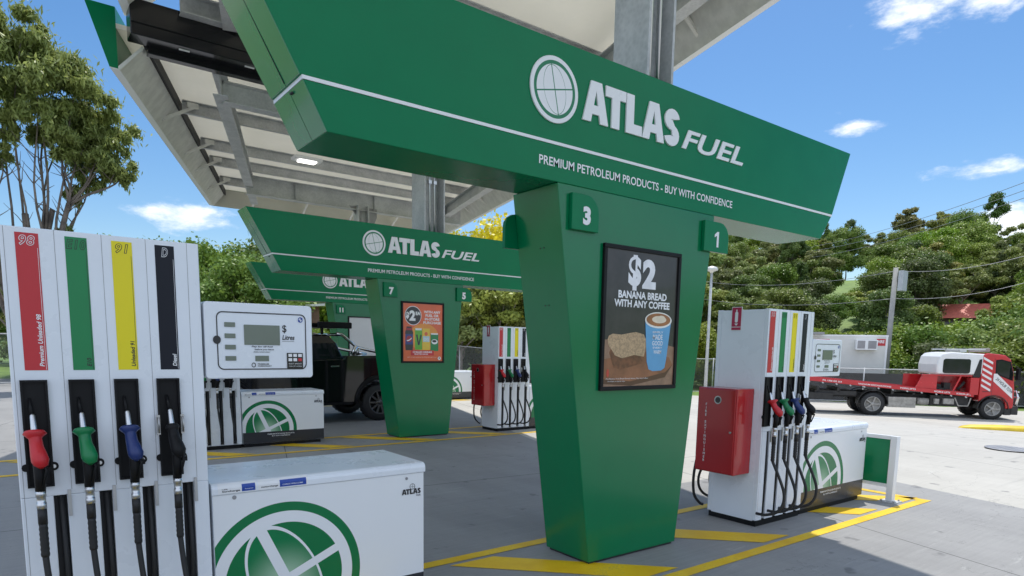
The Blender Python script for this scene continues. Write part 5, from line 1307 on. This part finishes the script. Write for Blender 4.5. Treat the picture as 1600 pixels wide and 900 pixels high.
# right hillside, back to front: (kind, azimuth, distance, scale, stretch)
T = [('gum', 52.4, 95, .95, 1.), ('olive', 54.2, 98, 1.05, 1.05), ('tall', 55.6, 92, .9, 1.05), ('broad', 57.0, 96, 1.15, 1.), ('gum', 58.5, 100, 1.05, 1.), ('dark', 60.2, 96, 1.2, 1.1), ('tall', 61.6, 98, 1.05, 1.),
     ('broad', 63.2, 96, 1.15, 1.1), ('olive', 65.0, 98, 1.1, 1.05), ('broad', 66.9, 100, 1.15, 1.), ('gum', 67.9, 104, 1.45, 1.05), ('gum', 69.0, 106, 1.35, 1.05), ('broad', 70.8, 100, 1.3, 1.15), ('tall', 72.3, 100, 1.3, 1.05), ('olive', 73.8, 100, 1.15, 1.0),
     ('dark', 75.2, 102, 1.1, 1.), ('gum', 76.4, 98, 1.1, 1.05), ('broad', 77.8, 100, 1.2, 1.), ('olive', 79.4, 98, 1.2, 1.),
     ('olive', 53.2, 78, .95, 1.), ('broad', 55.0, 80, 1.0, 1.), ('lime', 56.4, 74, .95, 1.), ('olive', 58.0, 76, 1.1, 1.), ('broad', 60.0, 78, 1.0, 1.05), ('olive', 61.7, 74, .95, 1.), ('olive', 66.4, 78, .8, .95),
     ('broad', 67.8, 80, .95, 1.), ('broad', 69.4, 78, 1.05, 1.05), ('broad', 71.2, 80, 1.15, 1.), ('dark', 75.4, 82, 1.05, 1.), ('olive', 77.2, 76, 1.05, 1.), ('lime', 74.6, 86, 1.2, 1.0), ('broad', 79.0, 78, 1.1, 1.),
     ('lime', 53.0, 60, .85, 1.), ('olive', 54.6, 62, .9, 1.), ('dark', 56.6, 60, .9, 1.), ('dark', 58.6, 62, 1.0, 1.), ('tall', 60.3, 64, .65, 1.), ('dark', 61.5, 60, .85, .95), ('dark', 66.2, 62, .9, .95), ('dark', 68.2, 62, .95, 1.05), ('dark', 68.9, 66, .95, 1.05),
     ('dark', 73.3, 66, .80, .95), ('dark', 75.7, 62, .9, .9), ('olive', 77.4, 60, .9, 1.), ('broad', 79.2, 62, 1.0, 1.), ('broad', 63.0, 58, .75, .75), ('olive', 64.9, 60, .80, .72)]
ORD = ['leftmost', 'second', 'third', 'fourth', 'fifth', 'sixth', 'seventh', 'eighth', 'ninth', 'tenth', 'eleventh', 'twelfth', 'thirteenth', 'fourteenth', 'fifteenth', 'sixteenth', 'seventeenth', 'eighteenth', 'nineteenth', 'twentieth', 'twenty-first', 'twenty-second', 'twenty-third', 'twenty-fourth', 'twenty-fifth']
def set_labels(rows):
    cnt = {}
    for k, az, d, row, o in sorted(rows, key=lambda q: q[1]):
        n = cnt.get((k, row), 0); cnt[(k, row)] = n+1
        o['label'] = (ORD[0]+' '+DESC[k]+' '+row) if n == 0 else ORD[n]+' '+DESC[k]+' from the left '+row
TR = []
for i, (k, az, d, s_, sz) in enumerate(T):
    row = 'on the skyline' if d > 90 else ('halfway up the slope' if d > 70 else 'at the foot of the slope')
    TR.append((k, az, d, row, tree(k, az, d, s_*((.57 if az < 74 else (.46 if az < 76 else .38)) if d > 90 else (.58 if d > 70 else .62)), '', sz)))
gT = random.Random(21)
for (d0, step, sc0) in ((54, 1.5, .52), (67, 1.7, .50), (76, 1.6, .52), (88, 1.9, .50), (106, 2.6, .62)):
    az = 52.0
    while az < 81:
        az += step*gT.uniform(.7, 1.3)
        if d0 < 100 and 62.7 < az < 65.4: continue
        if d0 < 66 and 69.4 < az < 73.0: continue
        k = gT.choice(['broad', 'olive', 'olive', 'dark', 'broad', 'lime', 'gum', 'gum', 'tall'] if d0 > 60 else ['dark', 'dark', 'broad', 'olive', 'lime'])
        d = d0+gT.uniform(-3, 3); row = 'on the skyline' if d > 90 else ('halfway up the slope' if d > 70 else 'at the foot of the slope')
        TR.append((k, az, d, row, tree(k, az, d, sc0*gT.uniform(.85, 1.2), '', gT.uniform(.9, 1.1), rot=gT.random()*6.28)))
set_labels(TR)
TR = []
Hd = [('hedge', 56.0, 44, .62, .9), ('lime', 53.6, 42, .55, .8), ('olive', 55.0, 46, .55, .9), ('hedge', 59.0, 44, .78, .9), ('lime', 61.6, 47, .62, .8), ('hedgedark', 61.0, 44, .80, .85), ('hedge', 63.6, 45, .72, .85), ('lime', 65.2, 45, .55, .95), ('hedge', 66.3, 45, .8, .85),
      ('hedge', 68.4, 43, .92, .95), ('hedgedark', 70.4, 42, .92, .98), ('hedge', 72.3, 44, .98, .95), ('hedgedark', 71.4, 38, .75, .9), ('hedge', 74.4, 42, .95, .98), ('hedgedark', 73.2, 38, .78, .85), ('hedge', 76.6, 42, 1.05, 1.02), ('hedge', 75.4, 38, .85, .85), ('hedge', 78.6, 40, 1.1, 1.02), ('lime', 75.8, 46, .80, 1.02), ('hedge', 80.5, 42, 1.1, 1.)]
for i, (k, az, d, s_, sz) in enumerate(Hd):
    TR.append((k, az, d, 'beyond the tow truck'+(', nearer row' if d < 40 else ''), tree(k, az, d, s_, '', sz, group='bushy trees behind the tow truck')))
set_labels(TR)
# left and centre background
TR = []
Lf = [('broad', 7.0, 60, .95, 1.05), ('dark', 9.5, 62, 1.1, 1.05), ('broad', 12.3, 50, .9, 1.), ('olive', 14.2, 52, .80, 1.), ('broad', 15.0, 42, .75, .95), ('dark', 17.3, 56, 1.15, 1.), ('broad', 19.3, 48, 1.0, 1.05), ('dark', 21.8, 55, 1.15, 1.), ('broad', 24.5, 52, 1.05, 1.), ('dark', 27.5, 54, 1.1, 1.),
      ('lime', 13.6, 38, .62, .9), ('hedge', 17.2, 36, .8, .95), ('dark', 31, 50, 1.0, 1.), ('blossom', 33.6, 38, .98, 1.05), ('blossom', 36.4, 36, 1.02, 1.05), ('dark', 34.8, 36, .82, .95), ('olive', 32.6, 33, .6, .95), ('olive', 35.6, 33, .62, .95), ('olive', 38.2, 34, .62, .95), ('dark', 38.5, 42, .85, 1.), ('broad', 41, 46, 1.0, 1.), ('olive', 44, 48, .95, 1.), ('broad', 47.3, 50, 1.0, 1.), ('olive', 50.3, 54, 1.0, 1.), ('lime', 52, 40, .6, 1.),
      ('olive', .3, 33, .60, 1.0), ('broad', 3.6, 36, .5, .95), ('dark', 2.5, 50, .7, .9), ('broad', -2, 55, .9, 1.), ('dark', -6, 56, .9, 1.)]
for i, (k, az, d, s_, sz) in enumerate(Lf):
    TR.append((k, az, d, 'behind the gantries'+(', farther row' if d > 50 else (', nearest row' if d < 40 else '')), tree(k, az, d, s_, '', sz, group='trees behind the forecourt')))
set_labels(TR)

# the big eucalypt on the left
def big_gum():
    x, y = polar(1.9, 25.5)
    r = thing('gum_tree', 'big eucalyptus with spreading crown and bare grey limbs rising behind the foreground pump', 'tree', (x, y, 0))
    r.scale = (.70, .78, .835)
    # crown points as offsets from the base: (across, away, height); across runs along the view's right
    rx, ry = cos(R(3)), -sin(R(3))
    def off(a, f, z): return (a*rx+f*.05, a*ry+f, z)
    pts = [(-2.6, 0, 11.3, 1.25), (-1.4, .5, 12.2, 1.15), (-.2, -.3, 12.3, 1.15), (.9, .4, 11.9, 1.05), (1.7, -.4, 11.2, 1.05), (2.4, .5, 10.3, .95), (2.9, 0, 9.5, .85), (3.0, .4, 8.8, .65), (3.3, -.3, 8.2, .6), (1.4, 1.0, 10.4, 1.0), (.3, -.9, 11.0, 1.05), (-1.0, .9, 11.0, 1.0), (-2.2, -.8, 10.4, 1.0),
           (-3.6, .5, 10.4, 1.1), (.9, -.9, 9.9, .85), (1.9, .8, 9.2, .8), (1.2, -.4, 8.9, .65), (2.4, -.5, 8.6, .6), (.2, .6, 9.6, .75), (-.6, -.6, 9.8, .8), (-3.0, 0, 9.2, .9), (-4.4, 0, 9.0, 1.1), (-2.0, .4, 8.8, .7), (2.0, .2, 8.0, .45), (1.3, .2, 7.4, .4), (-1.2, 0, 8.4, .5), (-2.7, -.4, 7.6, .7), (-3.6, 0, 7.4, .8), (-3.0, .3, 6.3, .6), (-2.1, .2, 5.6, .5), (.9, .1, 5.9, .35), (1.5, -.2, 5.2, .3), (-1.9, -.3, 4.9, .55), (-2.8, 0, 4.8, .7), (.6, .2, 12.5, .7), (-1.9, 0, 12.6, .7), (-3.2, .5, 12.0, .9)]
    cl = []; g = random.Random(4)
    for (a, f, z, s) in pts:
        a0, f0, z0 = off(a, f, z)
        for k in range(11):
            q = s*.88; cl.append((a0+g.gauss(0, .55)*q, f0+g.gauss(0, .55)*q, z0+g.gauss(0, .5)*q*.8, s*g.uniform(.22, .42), s*g.uniform(.18, .34)))
    me = leaf_mesh('crown', cl, 150000, .085, m_leaf_big, 3.0, 1.3, 7, .5, .45)
    o = bpy.data.objects.new('crown', me); COL.objects.link(o); o.parent = r
    # limbs
    b = MB(); gg = random.Random(9)
    def limb(p0, p1, r0_, r1_, n=9, w_=.10):
        p0, p1 = Vector(p0), Vector(p1); L_ = (p1-p0).length; path = []
        ph = gg.random()*6; bow = Vector((gg.uniform(-1, 1), gg.uniform(-1, 1), 0))*L_*.06
        for i in range(n+1):
            f = i/n; p = p0.lerp(p1, f)+bow*sin(pi*f)+Vector((sin(ph+f*7), cos(ph*2+f*6), 0))*w_*.5*sin(pi*f); path.append(p)
        b.tube(path, [r0_+(r1_-r0_)*i/n for i in range(n+1)], 8); return path
    stems = [limb((0, 0, 0), off(-.5, 0, 6.5), .24, .13), limb((0, .1, 0), off(.5, .3, 6.8), .20, .11), limb((-.1, -.1, .0), off(-1.7, .2, 6.2), .20, .12), limb((.1, 0, .3), off(1.1, -.2, 7.0), .16, .09), limb((-.2, .1, 0), off(-2.9, 0, 6.5), .17, .09)]
    for (a, f, z, s) in pts:
        t = Vector(off(a, f, z)); st = min(stems, key=lambda s_: abs((s_[-1]-t).xy.length)); s0 = st[gg.choice([5, 6, 7, 9] if z > 7 else [2, 3, 4])]
        pa = limb(s0, t, .065 if z > 7 else .03, .015, 8, .25)
        for k in range(4):
            q = pa[gg.choice([3, 4, 5, 6])]; e = q+Vector((gg.uniform(-1, 1), gg.uniform(-1, 1), gg.uniform(.2, 1.1)))*.8; limb(q, e, .022, .006, 4, .05)
    for k in range(16):   # bare twigs to the right, low
        s0 = stems[gg.choice([1, 3])][gg.choice([3, 4, 5, 6])]; e = s0+Vector(off(gg.uniform(.5, 2.4), gg.uniform(-.6, .6), gg.uniform(.1, 1.8))); pa = limb(s0, e, .022, .005, 6, .2)
        for q in (3, 4, 5): limb(pa[q], pa[q]+Vector(off(gg.uniform(.1, .8), 0, gg.uniform(-.1, .6))), .009, .003, 3, .05)
    me = bpy.data.meshes.new('trunk'); me.from_pydata(b.v, [], b.f); me.polygons.foreach_set('use_smooth', [True]*len(b.f)); me.materials.append(m_bark); me.update()
    o = bpy.data.objects.new('trunk', me); COL.objects.link(o); o.parent = r
big_gum()
# grassy skyline far beyond the trees is part of the ground sheet
